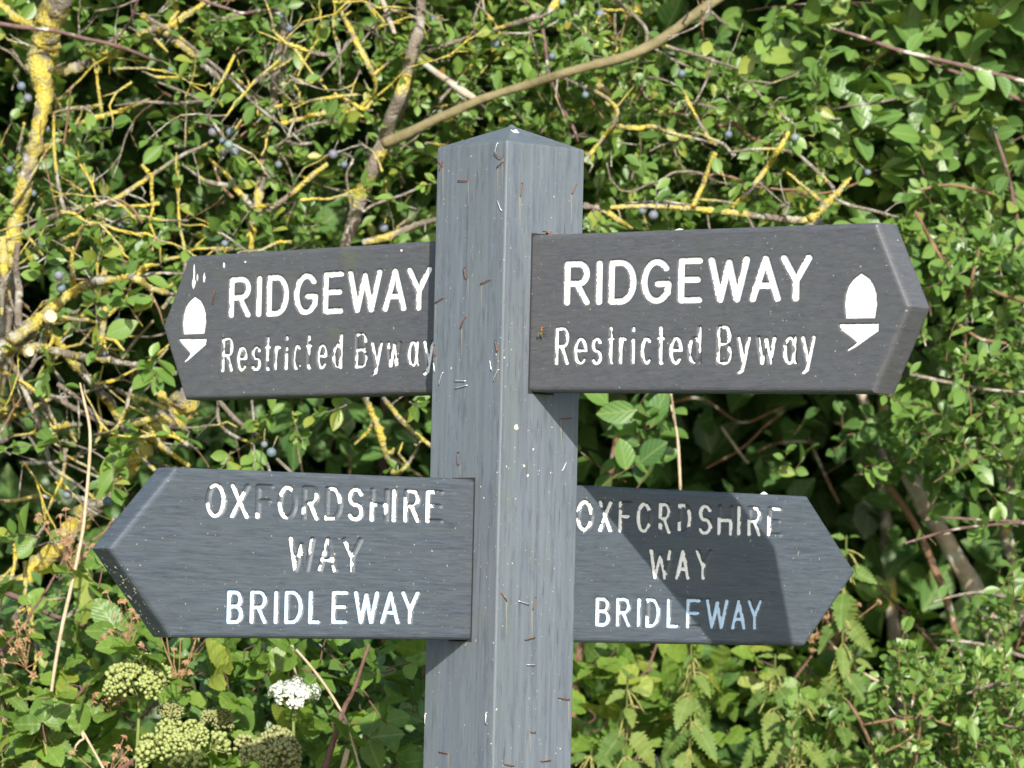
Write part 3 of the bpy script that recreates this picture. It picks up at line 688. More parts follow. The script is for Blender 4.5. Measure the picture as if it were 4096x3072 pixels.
def branch(key, bk, c, Y, pts, name='branch', spurs=0, lv=None, wander=.02, slope=0, lab=None):
    """a bough traced in the photograph; r in crop pixels; lv = (kind, leaves per metre, length mm, tint)"""
    A = []; r = 4.
    for s in pts.split():
        q = [float(x) for x in s.split(',')]
        if len(q) > 2: r = q[2]
        A.append((q[0], q[1], r))
    n = len(A); k = .63291 if c not in (0, 9) else (.49729 if c == 9 else 1.8517)
    wob = np.cumsum(rng.normal(0, wander, n)); wob -= wob.mean()
    P = np.array([np.append(cat(c, u, v, Y + wob[i] + slope*i/max(n-1, 1)), rr*k/FPX*(Y+4.2544)) for i, (u, v, rr) in enumerate(A)])
    C_ = catmull(P, 6); C_[:, 3] = np.interp(np.linspace(0, 1, len(C_)), np.linspace(0, 1, n), P[:, 3])
    if name == 'cane': C_[:, 3] *= .82*np.linspace(1.05, .75, len(C_))
    heavy = bk in 'YM'; rm = C_[:, 3].mean()
    C_ = resample(C_, max(.0022 if heavy else .006, rm*(.45 if heavy else .8)))
    # small natural kinks
    C_[:, :3] += np.cumsum(rng.normal(0, rm*.05, (len(C_), 3)), 0)*np.linspace(0, 1, len(C_))[:, None]**.5*.5
    b = MB(); sides = 9 if rm > .004 else (7 if rm > .0018 else 5)
    b.add(*tube(C_[:, :3], C_[:, 3], sides, .30 if bk == 'Y' else (.20 if bk == 'M' else .06)))
    root = PLANTS[key]['root']; o = b.build(name, BARK[bk], root)
    if lab: o['label'] = lab
    L = np.linalg.norm(np.diff(C_[:, :3], axis=0), axis=1).sum()
    T_ = unit(np.gradient(C_[:, :3], axis=0))
    for _ in range(int(spurs*L)):
        i = rng.integers(1, len(C_)-1); d = unit(np.cross(T_[i], rv()) + T_[i]*rng.uniform(-.3, .7) + np.array([0, -.2, .15]))
        sl = rng.uniform(.010, .055); rr = max(.0007, min(C_[i, 3]*.45, .0017))
        P2 = np.array([C_[i, :3], C_[i, :3] + d*sl*.5 + rv(.002), C_[i, :3] + d*sl + rv(.004)])
        if bk == 'Y' and rng.random() < .6:
            Q = resample(np.hstack([P2, [[rr*1.6], [rr*1.5], [rr*.8]]]), .002); PLANTS[key]['lich'].add(*tube(Q[:, :3], Q[:, 3], 6, .25))
        else: PLANTS[key]['twigs'].add(*tube(P2, np.array([rr, rr*.8, rr*.4]), 4, cap=False))
    if lv:
        kind, per, ln, tint = lv
        for j in range(int(per*L)):
            i = rng.integers(0, len(C_)); a = unit(T_[i]*.6 + np.cross(T_[i], rv())*1.0 + np.array([0, -.25, .2]))
            leaf(key, kind, C_[i, :3], a, leafnormal(a, .5), ln/1000*rng.uniform(.7, 1.15), rng.uniform(*tint))
    return C_
def rise(key, bk, bottom, top, r0, r1, name='trunk', rough=.06, via=None):
    """a stem from the ground to where it comes into view"""
    if via is not None: P = catmull(np.array([bottom, bottom*.5+via*.5 + rv(.02)*[1, 1, 0], via, top]), 10)
    else: P = catmull(np.array([bottom, bottom*.6+top*.4 + rv(.03)*[1, 1, 0], bottom*.25+top*.75 + rv(.02)*[1, 1, 0], top]), 8)
    P = resample(P, .02); b = MB(); b.add(*tube(P, np.linspace(r0, r1, len(P)), 9, rough)); return b.build(name, BARK[bk], PLANTS[key]['root'])

# ------------------------------------------------------------------ the hedge's shrubs
def base_at(c, u, v, Y): p = cat(c, u, v, Y); return (float(p[0]), float(Y), 0.0)
plant('A', 'blackthorn', 'blackthorn with a thick yellow-lichened trunk growing behind the far upper arm', 'shrub', base_at(1, 70, 1650, 1.05))
plant('B', 'blackthorn', 'old blackthorn with sawn stub and crusty yellow limbs reaching behind the lower OXFORDSHIRE arm', 'shrub', base_at(7, -60, 800, .85))
plant('C', 'blackthorn', 'blackthorn with a smooth tan bough slanting up behind the top of the post', 'shrub', base_at(2, 60, 1540, 1.0))
plant('D', 'blackthorn', 'blackthorn with thin yellow-crusted twigs just above the RIDGEWAY arm with the droppings on top', 'shrub', base_at(3, 870, 1380, .8))
plant('E', 'broadleaf_shrub', 'glossy oval-leaved shrub with a purple shoot above the tip of the RIDGEWAY arm', 'shrub', base_at(3, 1500, 800, 1.35), 'P')
plant('F', 'broadleaf_shrub', 'shaded dark broad-leaved shrub standing deep behind the lichened blackthorns', 'shrub', base_at(1, 900, 800, 1.6), 'B')
plant('G', 'hedge_shrub', 'small-leaved shrub with leaning dappled trunks beyond the tip of the shadow-crossed BRIDLEWAY arm', 'shrub', base_at(8, 2000, 820, 1.15), 'B')
plant('H', 'privet', 'low dense privet with tiny bright leaves below the leaning dappled trunks', 'shrub', base_at(8, 1900, 1500, .9), 'B')
plant('I', 'broadleaf_shrub', 'large glossy leaves in the dark gap above the shadow-crossed OXFORDSHIRE arm', 'shrub', base_at(5, 1800, 1300, 1.0), 'B')
plant('J', 'broadleaf_shrub', 'low broad-leaved shrub behind the white and green flower umbels', 'shrub', base_at(7, 1500, 1300, .75), 'B')
for k in PLANTS: PLANTS[k]['lich'] = MB()

BR = """
A|Y|1|.95|trunk|10|400,-60,62 330,120,88 282,300,98 262,450,76 285,600,52 252,800,48 205,1000,50 162,1200,50 112,1400,48 70,1700,46
A|Y|1|1.0|branch|10|320,450,42 420,445,34 560,400,34 720,330,33 860,250,30 980,190,28 1080,165,22 1170,100,20 1260,40,20 1350,-40,20
A|Y|1|.97|branch|16|900,95,18 1000,175,22 1110,260,24 1200,325,26 1285,400,28 1380,470,30 1460,540,28 1510,590,14
A|G|1|.93|branch|12|930,110,12 1100,210,12 1250,330,12 1400,450,11 1500,540,10 1600,650,10 1750,770,10 1840,840,9 1910,905,7
A|P|1|.9|branch|9|-40,145,15 200,180,14 350,195,14 500,235,13 700,280,12 850,330,11 960,375,9 1040,390,6
A|P|1|.9|branch|9|690,272,11 780,190,10 830,120,10 875,-20,10
A|Y|1|1.0|branch|9|-30,0,25 80,100,26 190,160,28 250,210,20
A|Y|1|1.0|branch|9|1110,190,16 1112,60,20 1105,-30,22
A|G|1|.95|branch|9|720,668,6 930,645,10 1100,655,11 1290,640,11 1420,640,8
A|G|1|.95|branch|9|1000,520,7 1130,570,9 1270,632,10
A|Y|1|1.0|branch|12|330,715,10 440,690,15 560,680,16 650,660,8
A|Y|1|.96|branch|14|430,835,7 500,780,14 620,740,18 760,700,15 880,650,13 945,620,6
A|M|1|.94|branch|14|-40,1520,14 150,1470,14 330,1370,15 500,1310,16 700,1270,17 850,1180,16 1000,1080,15 1130,990,13 1260,930,12 1340,885,8
A|M|1|.92|branch|12|340,715,8 340,900,11 355,1080,12 380,1230,13 412,1345,13
A|B|1|.9|branch|12|445,560,7 432,720,9 400,925,8
A|M|1|.9|branch|8|600,1535,8 720,1400,9 870,1365,10 1030,1390,9 1190,1392,7
A|G|1|.95|branch|8|600,70,6 760,40,7 900,-20,8
A|G|1|.98|branch|8|790,160,6 870,200,7 960,260,6
A|P|1|.9|branch|8|1200,-30,11 1330,20,11 1440,55,10 1530,85,11 1640,70,12 1760,70,8
A|G|1|.92|branch|8|1320,130,7 1440,110,9 1540,85,9
A|B|1|1.1|branch|6|1480,0,8 1330,30,9 1250,130,9 1160,230,8
A|B|1|1.1|branch|6|1280,350,8 1350,240,8 1420,150,8
A|Y|1|.97|branch|12|1305,345,10 1310,280,10 1400,160,9
C|M|1|.98|stem|12|1680,-40,20 1740,60,24 1790,190,25 1762,320,26 1745,480,24 1720,680,21 1690,820,24 1670,960,30 1650,1120,30 1620,1300,31 1585,1470,30 1540,1700,32
C|Y|1|.95|branch|14|1320,1000,8 1440,1110,14 1500,1200,20 1560,1265,22 1600,1315,16
C|G|1|.93|branch|10|1150,1040,8 1250,1110,10 1320,1150,14 1440,1170,16
C|M|1|.95|branch|12|1640,1370,14 1750,1290,17 1870,1200,19 1980,1100,18 2070,1035,14
C|M|1|.92|branch|12|2260,598,10 2060,620,11 1900,650,11 1730,675,12
C|Y|1|.95|branch|12|1780,782,15 1900,750,16 2050,720,18 2240,700,17
C|G|1|.9|branch|10|2240,230,9 2050,460,10 1985,525,8 2000,470,6
C|Y|1|.95|branch|12|1780,540,15 1840,500,14 1930,515,18 2040,500,10
C|G|1|.9|branch|10|1620,780,8 1700,690,9 1760,640,9
C|M|1|.93|branch|8|1580,550,7 1680,470,8 1770,420,10 1850,370,8
C|G|1|.95|branch|10|1720,945,8 1840,860,9 1960,790,10 2110,770,10 2260,780,10
C|T|2|.90|bough|5|2520,-90,30.2 2410,-10,32.6 2300,65,34.9 2212,130,31.9 2050,250,33.4 1850,350,33.2 1600,420,29.3 1400,480,29.9 1250,530,30.5 1050,590,26.7 900,640,28.2 750,710,30.5 600,780,30.2 450,860,35.2 290,925,40.2
C|G|2|.94|stem|6|40,1600,36 150,1250,50 230,1050,47 290,900,46 340,750,44 400,600,41 435,480,39 480,300,38 515,170,33 530,-40,30
C|D|2|.9|dead_stick|3|275,-30,18 330,120,19 365,210,13
C|D|2|.93|dead_stick|3|460,340,13 560,410,21 700,510,22 800,580,29 880,630,20 945,690,5
C|M|2|.95|branch|8|570,325,14 700,280,14 850,235,13 1050,170,14 1220,120,22 1350,60,28 1400,-30,26
C|P|2|.92|branch|9|1290,110,13 1310,250,12 1330,400,11 1342,475,9
C|P|2|.93|branch|8|1350,500,9 1385,580,10 1430,690,11 1500,820,11 1525,905,9
C|G|2|.93|branch|14|1215,165,8 1250,300,9 1278,440,9
C|G|2|.93|branch|14|1755,85,9 1760,240,9 1768,345,8
C|G|2|.92|branch|10|1750,-30,8 1870,90,11 1950,180,13 1952,275,12
C|Y|2|.93|branch|16|10,40,12 90,200,20 140,300,23 190,400,20 240,510,14 230,620,10
C|M|2|.92|branch|10|-20,590,11 80,640,12 170,690,13 220,640,10
C|Y|2|.95|branch|14|160,730,12 90,790,14 130,700,14 230,600,12
C|M|2|.9|branch|8|1390,475,9 1540,540,11 1660,590,13 1740,650,15 1775,705,15 1752,780,14 1690,860,13 1620,950,14 1570,1015,14
C|Y|2|.95|branch|10|1600,510,12 1680,560,22 1740,620,20
C|M|2|.95|branch|10|640,1385,16 500,1420,20 330,1490,26 160,1535,22
C|G|2|.92|branch|12|560,1165,7 420,1230,10 240,1290,11 160,1340,10
C|Y|2|.96|branch|10|560,910,14 640,925,20 700,925,14
C|G|2|.95|branch|8|-20,960,9 100,1000,10 60,1110,9 90,1340,9 60,1480,9
C|G|2|.97|branch|8|2020,280,12 2110,300,12 2240,340,10
C|G|2|.95|branch|8|2010,310,8 2120,375,9 2240,430,8
C|G|2|.96|branch|8|0,120,8 140,160,9 280,240,10 380,280,9
C|P|2|1.0|branch|6|480,520,9 440,650,10 390,780,9
D|M|3|.85|branch|8|-1140,1270,14 -1000,1268,14 -850,1285,14 -500,1310,15 -200,1300,15 0,1310,17 200,1325,20 400,1345,22 600,1370,23 800,1390,25 930,1395,16
D|Y|2|.85|branch|9|1560,1290,14 1700,1340,18 1780,1395,18 1860,1450,12
D|Y|2|.9|branch|10|1765,800,14 1900,810,16 2000,800,15 2110,840,14 2240,870,10
D|M|3|.83|branch|12|725,835,14 660,950,17 590,1060,19 500,1180,18 420,1270,17 375,1320,15
D|G|3|.85|branch|10|350,962,9 500,945,10 670,945,11 800,990,11 920,1100,12 1010,1190,13
D|G|3|.83|branch|10|1010,1255,11 1120,1300,12 1250,1330,12 1420,1375,9
D|Y|3|.83|branch|10|1115,1125,9 1030,1220,23 940,1310,25 860,1390,30
D|M|3|.84|branch|10|260,965,16 215,1080,17 170,1200,17 125,1300,17
D|G|3|.85|branch|8|150,1260,9 320,1275,10 450,1300,9
D|G|3|.86|branch|8|660,1350,14 690,1300,14 730,1290,12 700,1360,10
D|G|3|.92|branch|9|-30,300,12 150,350,13 300,400,11 440,445,9
D|G|3|.92|branch|9|480,520,8 560,620,10 700,740,11 770,795,10
D|G|3|.93|branch|9|-30,660,9 130,655,10 250,680,9 350,718,7
D|G|3|.93|branch|9|130,655,9 200,520,9 242,395,8
D|B|3|.95|branch|7|-30,705,9 150,750,10 320,800,13 390,780,16
D|B|3|.95|branch|6|400,790,15 430,830,12 540,890,13 690,922,10
D|G|3|.92|branch|9|-30,845,9 150,880,10 270,915,9
D|G|3|.9|branch|10|1005,692,8 1150,665,9 1280,650,10 1410,622,7
E|P|3|.95|shoot|0|1000,180,8 1200,240,13 1400,310,14 1600,360,14 1850,420,15 2050,470,15 2260,525,16
E|P|3|1.0|shoot|0|1560,370,9 1760,450,12 1900,490,12 2100,590,13 2260,660,14
E|G|3|1.2|branch|4|180,10,9 250,90,10 330,150,10 405,170,8
E|B|3|1.05|shoot|0|1450,1250,9 1560,1200,11 1750,1170,11 2010,1225,9
E|P|3|.95|shoot|0|2025,830,8 2080,1000,11 2130,1180,13 2160,1350,15 2230,1640,16
E|B|3|1.0|branch|4|1500,1290,10 1560,1400,12 1630,1530,13 1710,1660,14
E|B|3|1.1|branch|4|1310,340,8 1240,420,9 1170,500,9 1090,540,8
B|M|4|.80|limb|10|-60,690,60 40,620,62 120,565,56 200,490,52 300,430,43 330,415,40
B|Y|4|.78|branch|12|70,570,40 200,480,36 330,370,34 450,270,36 560,210,31 650,190,31 760,180,27 860,180,25 930,230,20 1020,260,17 1110,280,10
B|Y|4|.78|branch|10|860,170,16 890,130,20 930,95,15 1010,90,7
B|G|4|.82|branch|8|120,590,32 115,400,24 120,250,24 100,120,20 110,-40,18
B|Y|4|.85|branch|8|20,-60,32 25,150,31 15,300,18 10,420,10
B|Y|4|.8|branch|12|460,-20,8 455,130,17 465,240,20
B|Y|4|.8|branch|10|705,30,12 670,110,20 650,185,24
B|Y|4|.78|branch|12|670,200,13 660,300,16 665,400,21 650,500,21 635,580,16 605,690,8
B|M|4|.82|branch|10|385,420,12 480,440,13 560,445,14 635,462,8
B|Y|4|.78|branch|9|40,620,36 200,620,31 330,640,30 450,670,27 560,690,25 700,700,22
B|M|4|.78|branch|9|690,698,22 850,725,20 980,750,19 1120,780,17
B|Y|4|.86|branch|10|285,515,22 380,600,24 450,700,27 540,790,27 620,880,30 690,960,31 735,1035,26 800,1140,22 860,1240,18
B|Y|4|.86|branch|8|955,815,22 1010,900,28 1055,985,36
B|Y|4|.92|limb|12|1190,950,80 1100,1030,84 1010,1130,78 920,1230,68 860,1310,56 790,1420,52 640,1560,55 480,1745,60 380,1865,62 250,1995,58 120,2140,54 30,2280,52 -60,2380,52
B|Y|4|.93|branch|8|1215,1000,45 1160,1060,40 1100,1100,25
B|G|4|.76|branch|9|55,680,20 120,800,19 180,950,18 240,1090,18 290,1250,17 320,1360,15 380,1412,13 470,1470,11 560,1540,10 630,1610,8
B|M|4|.8|branch|10|-30,740,10 120,820,12 230,900,13 300,1000,13 352,1105,12
B|M|4|.82|branch|10|140,865,14 330,930,17 500,1020,19 620,1080,18 730,1115,14
B|G|4|.78|branch|9|365,845,14 480,930,15 560,1010,15 660,1095,14
B|G|4|.78|branch|10|905,795,10 830,880,13 800,990,13 760,1080,12 715,1140,10 585,1172,7
B|Y|4|.8|branch|12|755,1090,17 860,1100,20 930,1080,23 990,1060,20
B|Y|4|.8|branch|12|345,1125,22 420,1110,20 515,1098,13
B|M|4|.83|branch|10|775,1125,20 830,1220,18 900,1320,16 985,1395,13
B|Y|4|.84|branch|10|925,1115,21 1010,1230,21 1100,1300,18 1200,1365,13
B|G|4|.88|branch|9|-30,940,10 200,905,10 400,930,10 600,880,10 730,825,9
B|Y|4|.85|branch|9|-30,1030,14 60,1000,17 160,970,9
B|Y|4|.8|branch|10|-20,1225,16 40,1195,18 90,1175,9 250,1160,9 350,1165,8
B|G|4|.8|branch|5|-10,1230,8 30,1270,9 65,1292,7
B|M|4|.85|branch|9|-30,1590,12 120,1580,13 260,1555,12 380,1600,9
B|G|4|.85|branch|9|400,1340,8 520,1395,9 640,1440,9
B|G|4|.84|branch|9|850,870,9 940,760,10 1060,620,9
B|T|4|.8|branch|6|770,690,10 850,580,11 970,450,9
B|M|4|.85|branch|8|1380,950,10 1382,1080,12 1450,1160,12 1600,1225,9
B|G|4|.85|branch|8|1385,955,16 1490,1070,16 1600,1150,14 1690,1210,10
B|G|4|.85|branch|8|1590,950,9 1602,1100,9 1580,1310,7
B|G|4|.85|branch|4|1650,1280,10 1690,1360,11 1715,1440,9
B|G|4|.85|branch|4|1750,1320,10 1830,1395,11 1880,1450,9
B|T|4|.9|branch|4|1870,1190,8 1890,1300,9 1912,1420,9
B|Y|5|.85|branch|12|160,900,18 220,1030,21 270,1150,26 300,1260,20 340,1360,15 370,1412,19 420,1380,13 480,1300,12 525,1205,7
B|M|5|.88|branch|8|290,930,15 400,1070,17 480,1150,16 600,1245,13
B|Y|7|.75|branch|12|-20,870,9 60,780,18 130,660,14
B|Y|7|.7|branch|10|80,180,10 95,330,13 70,480,12
B|P|7|.66|branch|4|-40,525,19 150,600,19 300,680,17 400,720,16 530,760,15 710,835,12
B|M|7|.66|branch|9|410,720,14 470,670,16 560,690,14 660,760,10
G|D|6|1.35|trunk|0|1180,900,32 1260,1100,38 1400,1290,46 1520,1500,58 1590,1640,62 1680,1780,55 1770,1950,58 1880,2140,66 1970,2330,66 2040,2520,60 2100,2900,60
G|M|6|1.3|trunk|0|2080,900,26 2130,1100,28 2140,1250,26 2125,1500,30 2090,1700,42 2120,1900,40 2160,2100,34 2200,2400,34
G|B|6|1.3|trunk|0|1250,1350,22 1500,1700,24 1640,2000,26 1750,2300,26 1800,2600,26
G|G|6|.9|branch|6|1490,785,11 1650,820,13 1800,850,13 2010,885,10 2240,900,10
G|B|6|.95|branch|6|1670,-20,12 1750,110,14 1830,210,14 1860,300,13 1850,420,12 1835,720,8
G|B|6|.95|branch|6|1935,-20,10 1880,200,11 1870,330,10
G|B|6|.95|branch|6|1990,240,10 2080,285,12 2240,335,12
G|B|6|.95|branch|6|1800,470,10 1930,560,12 2100,590,11
G|G|8|.88|branch|6|1640,610,8 1780,570,10 1930,550,13 2080,575,13 2260,620,14
G|P|8|.9|branch|6|1460,240,8 1620,190,10 1780,150,10 1980,125,10 2240,110,10
G|P|8|.9|branch|6|1690,75,8 1950,90,10 2240,105,10
G|G|8|.86|branch|6|1680,850,8 1900,870,12 2060,910,13 2260,970,14
G|G|8|.84|branch|6|1850,1190,9 2030,1130,12 2240,1150,13
I|B|6|1.8|branch|8|0,960,8 180,940,9 420,1090,9 620,1020,10 700,990,8
I|D|6|1.7|branch|6|300,1120,8 400,1260,11 470,1350,6
I|B|6|1.8|branch|6|200,1380,8 420,1260,9 560,1130,9 700,1010,8
I|B|6|1.8|branch|6|850,1180,8 920,1350,10 980,1480,10 1040,1600,10
I|T|6|1.8|branch|6|1010,1090,10 1150,1110,16 1250,1060,10
I|S|5|.95|stalk|0|2110,980,7 2155,1200,8 2172,1500,8
I|S|6|.95|stalk|0|-20,900,7 20,1200,8 40,1520,8
I|B|6|1.75|branch|8|520,1280,7 620,1230,8 760,1210,9 900,1220,7
H|B|8|.84|branch|6|1100,1240,10 1160,1330,12 1230,1480,12 1290,1650,12
H|B|8|.84|branch|6|1200,1385,9 1400,1350,10 1570,1340,9 1750,1390,8
H|B|8|.84|branch|6|1500,1280,8 1540,1050,8 1530,980,6
H|B|8|.84|branch|6|1330,1560,9 1480,1480,9 1620,1330,8
H|B|8|.84|branch|6|1500,1680,9 1540,1500,9 1580,1220,8
H|P|8|.84|branch|5|2240,1420,11 2110,1395,10 2020,1380,7
"""
LV = {'A': ('thorn', 16, 23, (.1, .98)), 'B': ('thorn', 9, 24, (.1, .95)), 'C': ('thorn', 22, 22, (.15, 1)), 'D': ('thorn', 22, 21, (.2, .95)), 'E': ('broad', 60, 31, (.3, .95)),
      'G': ('small', 45, 20, (.2, .95)), 'H': ('small', 70, 15, (.3, 1)), 'I': ('broad', 4, 26, (.1, .8))}
for ln_ in BR.strip().splitlines():
    k, bk, c, Y, nm, sp, pts = ln_.split('|')
    lv = LV.get(k)
    if nm in ('trunk', 'limb', 'bough', 'dead_stick', 'stalk'): lv = None
    branch(k, bk, int(c), float(Y), pts, nm, float(sp)*1.6, lv)
# sawn stub: the pale cut end of the left-hand limb
def cut_end(c, u, v, Y, r):
    p = cat(c, u, v, Y); n = unit(np.array([.45, -.85, .25])); a = unit(np.cross(n, ZV)); b_ = np.cross(n, a)
    m = simple('sawn_wood', (.52, .38, .22), .8, 0, (.66, .52, .34), 400); q = MB(); k = 14
    V = [p - n*.004 + (a*math.cos(t)+b_*math.sin(t))*r*1.02 for t in np.arange(k)*2*math.pi/k] + [p + n*.003 + (a*math.cos(t)+b_*math.sin(t))*r for t in np.arange(k)*2*math.pi/k]
    q.add(V, [(i, (i+1) % k, k+(i+1) % k, k+i) for i in range(k)] + [tuple(range(k, 2*k))]); q.build('sawn_end', m, PLANTS['B']['root'], smooth=False)
cut_end(4, 316, 424, .775, .0070); cut_end(4, 182, 648, .76, .0050)
# stems from the ground to the traced boughs
rise('A', 'G', org(PLANTS['A']['root']) + [-.15, .1, 0], cat(1, 70, 1690, 1.02), .020, .0095, 'lower_trunk')
rise('B', 'M', org(PLANTS['B']['root']), cat(7, -60, 800, .92), .026, .012, 'trunk')
rise('B', 'M', org(PLANTS['B']['root']) + [.04, -.05, 0], cat(4, -60, 690, .80), .022, .012, 'trunk')
VIA = at(1960, 1650, 1.15)
rise('C', 'G', org(PLANTS['C']['root']) + [.15, .2, 0], cat(2, 40, 1600, 1.0), .018, .0070, 'lower_trunk', via=VIA)
rise('C', 'G', org(PLANTS['C']['root']) + [.12, .2, 0], cat(1, 1540, 1700, .98), .014, .0062, 'trunk', via=at(1860, 1560, 1.2))
rise('D', 'G', np.array([.05, 1.2, 0]), cat(3, 930, 1395, .85), .012, .0045, 'trunk', via=at(2160, 1640, 1.1))
rise('E', 'G', org(PLANTS['E']['root']) + [.1, .75, 0], cat(3, 1500, 300, 2.0), .016, .006, 'trunk')
rise('F', 'G', org(PLANTS['F']['root']) + [0, .75, 0], cat(1, 900, 300, 2.1), .018, .006, 'trunk')
rise('F', 'G', org(PLANTS['F']['root']) + [.25, .75, 0], cat(2, 500, 300, 2.1), .014, .006, 'trunk')
rise('H', 'B', org(PLANTS['H']['root']), cat(8, 1500, 1680, .84), .008, .004, 'stem')
rise('I', 'B', org(PLANTS['I']['root']) + [-.1, .5, 0], cat(5, 1800, 1000, 1.5), .010, .004, 'trunk')
rise('J', 'B', org(PLANTS['J']['root']), cat(7, 1500, 1500, .8), .009, .004, 'stem')

# ---- foliage by where each shrub grows (u, v of the 2212 px view)
fill('A', 'thorn', 72, (-60, 620, -40, 560), (.93, 1.2), (4, 8), (18, 28), (.05, .93), [(180, 640, 120, 430)], cluster=True, spread=.5)
fill('A', 'thorn', 26, (180, 640, 120, 430), (.90, 1.1), (4, 7), (18, 28), (.1, .93), cluster=True)
fill('A', 'thorn', 24, (-40, 400, 400, 700), (.88, 1.1), (4, 8), (18, 28), (.15, .95), cluster=True)
fill('C', 'thorn', 75, (560, 960, -40, 560), (.94, 1.3), (4, 8), (15, 24), (.15, 1), cluster=True)
fill('C', 'thorn', 190, (860, 1420, -40, 330), (.94, 1.35), (5, 9), (13, 24), (.2, 1), cluster=True)
fill('D', 'thorn', 115, (1260, 1780, 120, 510), (.90, 1.3), (5, 9), (15, 25), (.2, .95), (), cluster=True)
fill('E', 'broad', 190, (1720, 2260, -50, 560), (1.05, 1.5), (5, 9), (31, 46), (.35, .97), spread=.42)
fill('E', 'broad', 125, (1280, 1800, -50, 520), (1.25, 1.7), (5, 8), (31, 46), (.1, .85), [(1480, 1760, -50, 110)], spread=.42)
fill('E', 'broad', 50, (1930, 2260, 440, 900), (1.1, 1.5), (5, 8), (24, 34), (.2, .9))
fill('F', 'broad', 90, (820, 1330, -60, 560), (1.2, 1.8), (5, 8), (28, 44), (.1, .85), spread=.45)
fill('F', 'broad', 190, (-60, 900, -60, 580), (1.45, 1.95), (5, 8), (32, 50), (0, .6), spread=.45)  # darker tints put the inner shade into the leaf colour
fill('F', 'broad', 26, (380, 950, 850, 1060), (1.35, 1.9), (4, 7), (28, 40), (0, .5))
fill('F', 'broad', 12, (-40, 400, 900, 1300), (1.5, 2.0), (4, 6), (26, 36), (0, .4))
fill('G', 'small', 100, (1930, 2260, 480, 1010), (.88, 1.3), (6, 10), (16, 24), (.15, .95), cluster=True)
fill('G', 'small', 34, (1880, 2260, 880, 1380), (.9, 1.35), (5, 9), (17, 27), (.1, .85), [(1840, 2130, 1030, 1340)])
fill('G', 'broad', 20, (1880, 2200, 900, 1100), (1.15, 1.5), (4, 7), (24, 32), (.1, .7))
fill('H', 'small', 160, (1870, 2270, 1440, 1720), (.80, 1.12), (6, 11), (12, 19), (.3, 1), cluster=True, bias=(0, -.4, .7))
fill('H', 'small', 16, (2090, 2270, 1260, 1450), (1.05, 1.4), (5, 9), (14, 20), (.2, .95))
fill('I', 'broad', 15, (1262, 1430, 870, 1060), (.95, 1.15), (3, 5), (30, 40), (.15, .75), spread=.4)
fill('I', 'broad', 7, (1560, 1850, 900, 1090), (1.2, 1.6), (3, 5), (22, 30), (0, .5))
fill('J', 'broad', 90, (380, 960, 1385, 1730), (.62, .85), (4, 7), (26, 38), (.1, .8), bias=(0, -.4, .6))
fill('J', 'broad', 26, (-40, 420, 1300, 1520), (.72, .95), (4, 7), (24, 34), (.1, .7), bias=(0, -.4, .6))
fill('H', 'small', 26, (1700, 1900, 1530, 1720), (.95, 1.2), (5, 9), (13, 19), (.2, .9), cluster=True, bias=(0, -.4, .7))
# sprays of leaves that hang in front of the gaps
for (k, kind, c, u, v, Y, d, n, ln) in (('B', 'thorn', 4, 690, 1230, .76, (.2, -.5, -.6), 7, 30), ('B', 'thorn', 4, 430, 1200, .77, (-.6, -.5, -.2), 6, 26), ('B', 'thorn', 4, 760, 1420, .77, (.1, -.4, .3), 7, 24),
    ('B', 'thorn', 4, 900, 480, .77, (-.3, -.5, .4), 6, 30), ('B', 'thorn', 4, 950, 640, .77, (.1, -.5, -.5), 6, 27), ('B', 'thorn', 4, 300, 700, .77, (.1, -.5, -.3), 7, 26), ('B', 'thorn', 4, 590, 600, .77, (.2, -.6, -.3), 4, 24),
    ('B', 'thorn', 4, 1600, 1180, .83, (.1, -.5, -.4), 7, 26), ('B', 'thorn', 4, 1460, 1270, .83, (-.1, -.5, -.5), 4, 27), ('B', 'thorn', 4, 1850, 1020, .84, (.1, -.5, -.5), 8, 20), ('B', 'thorn', 4, 1750, 990, .84, (-.3, -.5, -.4), 6, 22),
    ('B', 'thorn', 5, 60, 980, .84, (-.3, -.5, -.2), 5, 24), ('B', 'thorn', 5, 460, 960, .86, (.3, -.5, -.2), 5, 20), ('B', 'thorn', 4, 560, 130, .78, (.3, -.6, .2), 6, 26), ('B', 'thorn', 4, 240, 200, .8, (.2, -.6, .2), 7, 26), ('B', 'thorn', 4, 600, 270, .8, (.1, -.5, -.4), 5, 26),
    ('B', 'thorn', 7, 250, 200, .72, (-.4, -.5, .1), 5, 28), ('B', 'thorn', 7, 560, 330, .74, (.1, -.5, -.3), 4, 30), ('G', 'small', 6, 1720, 700, .86, (0, -.4, .7), 6, 26), ('G', 'small', 6, 1900, 780, .86, (.3, -.5, .4), 7, 24),
    ('I', 'broad', 6, 640, 1400, 1.1, (.1, -.5, .1), 6, 22), ('I', 'broad', 6, 760, 1400, 1.1, (.2, -.5, .3), 3, 26), ('G', 'small', 6, 1190, 1380, 1.0, (.2, -.5, .1), 6, 20), ('D', 'thorn', 3, 400, 450, .88, (.2, -.7, .1), 12, 26)):
    sprig(k, kind, cat(c, u, v, Y), np.array(d), n, ln/1000, (.3, .95), cluster=(kind == 'thorn'))

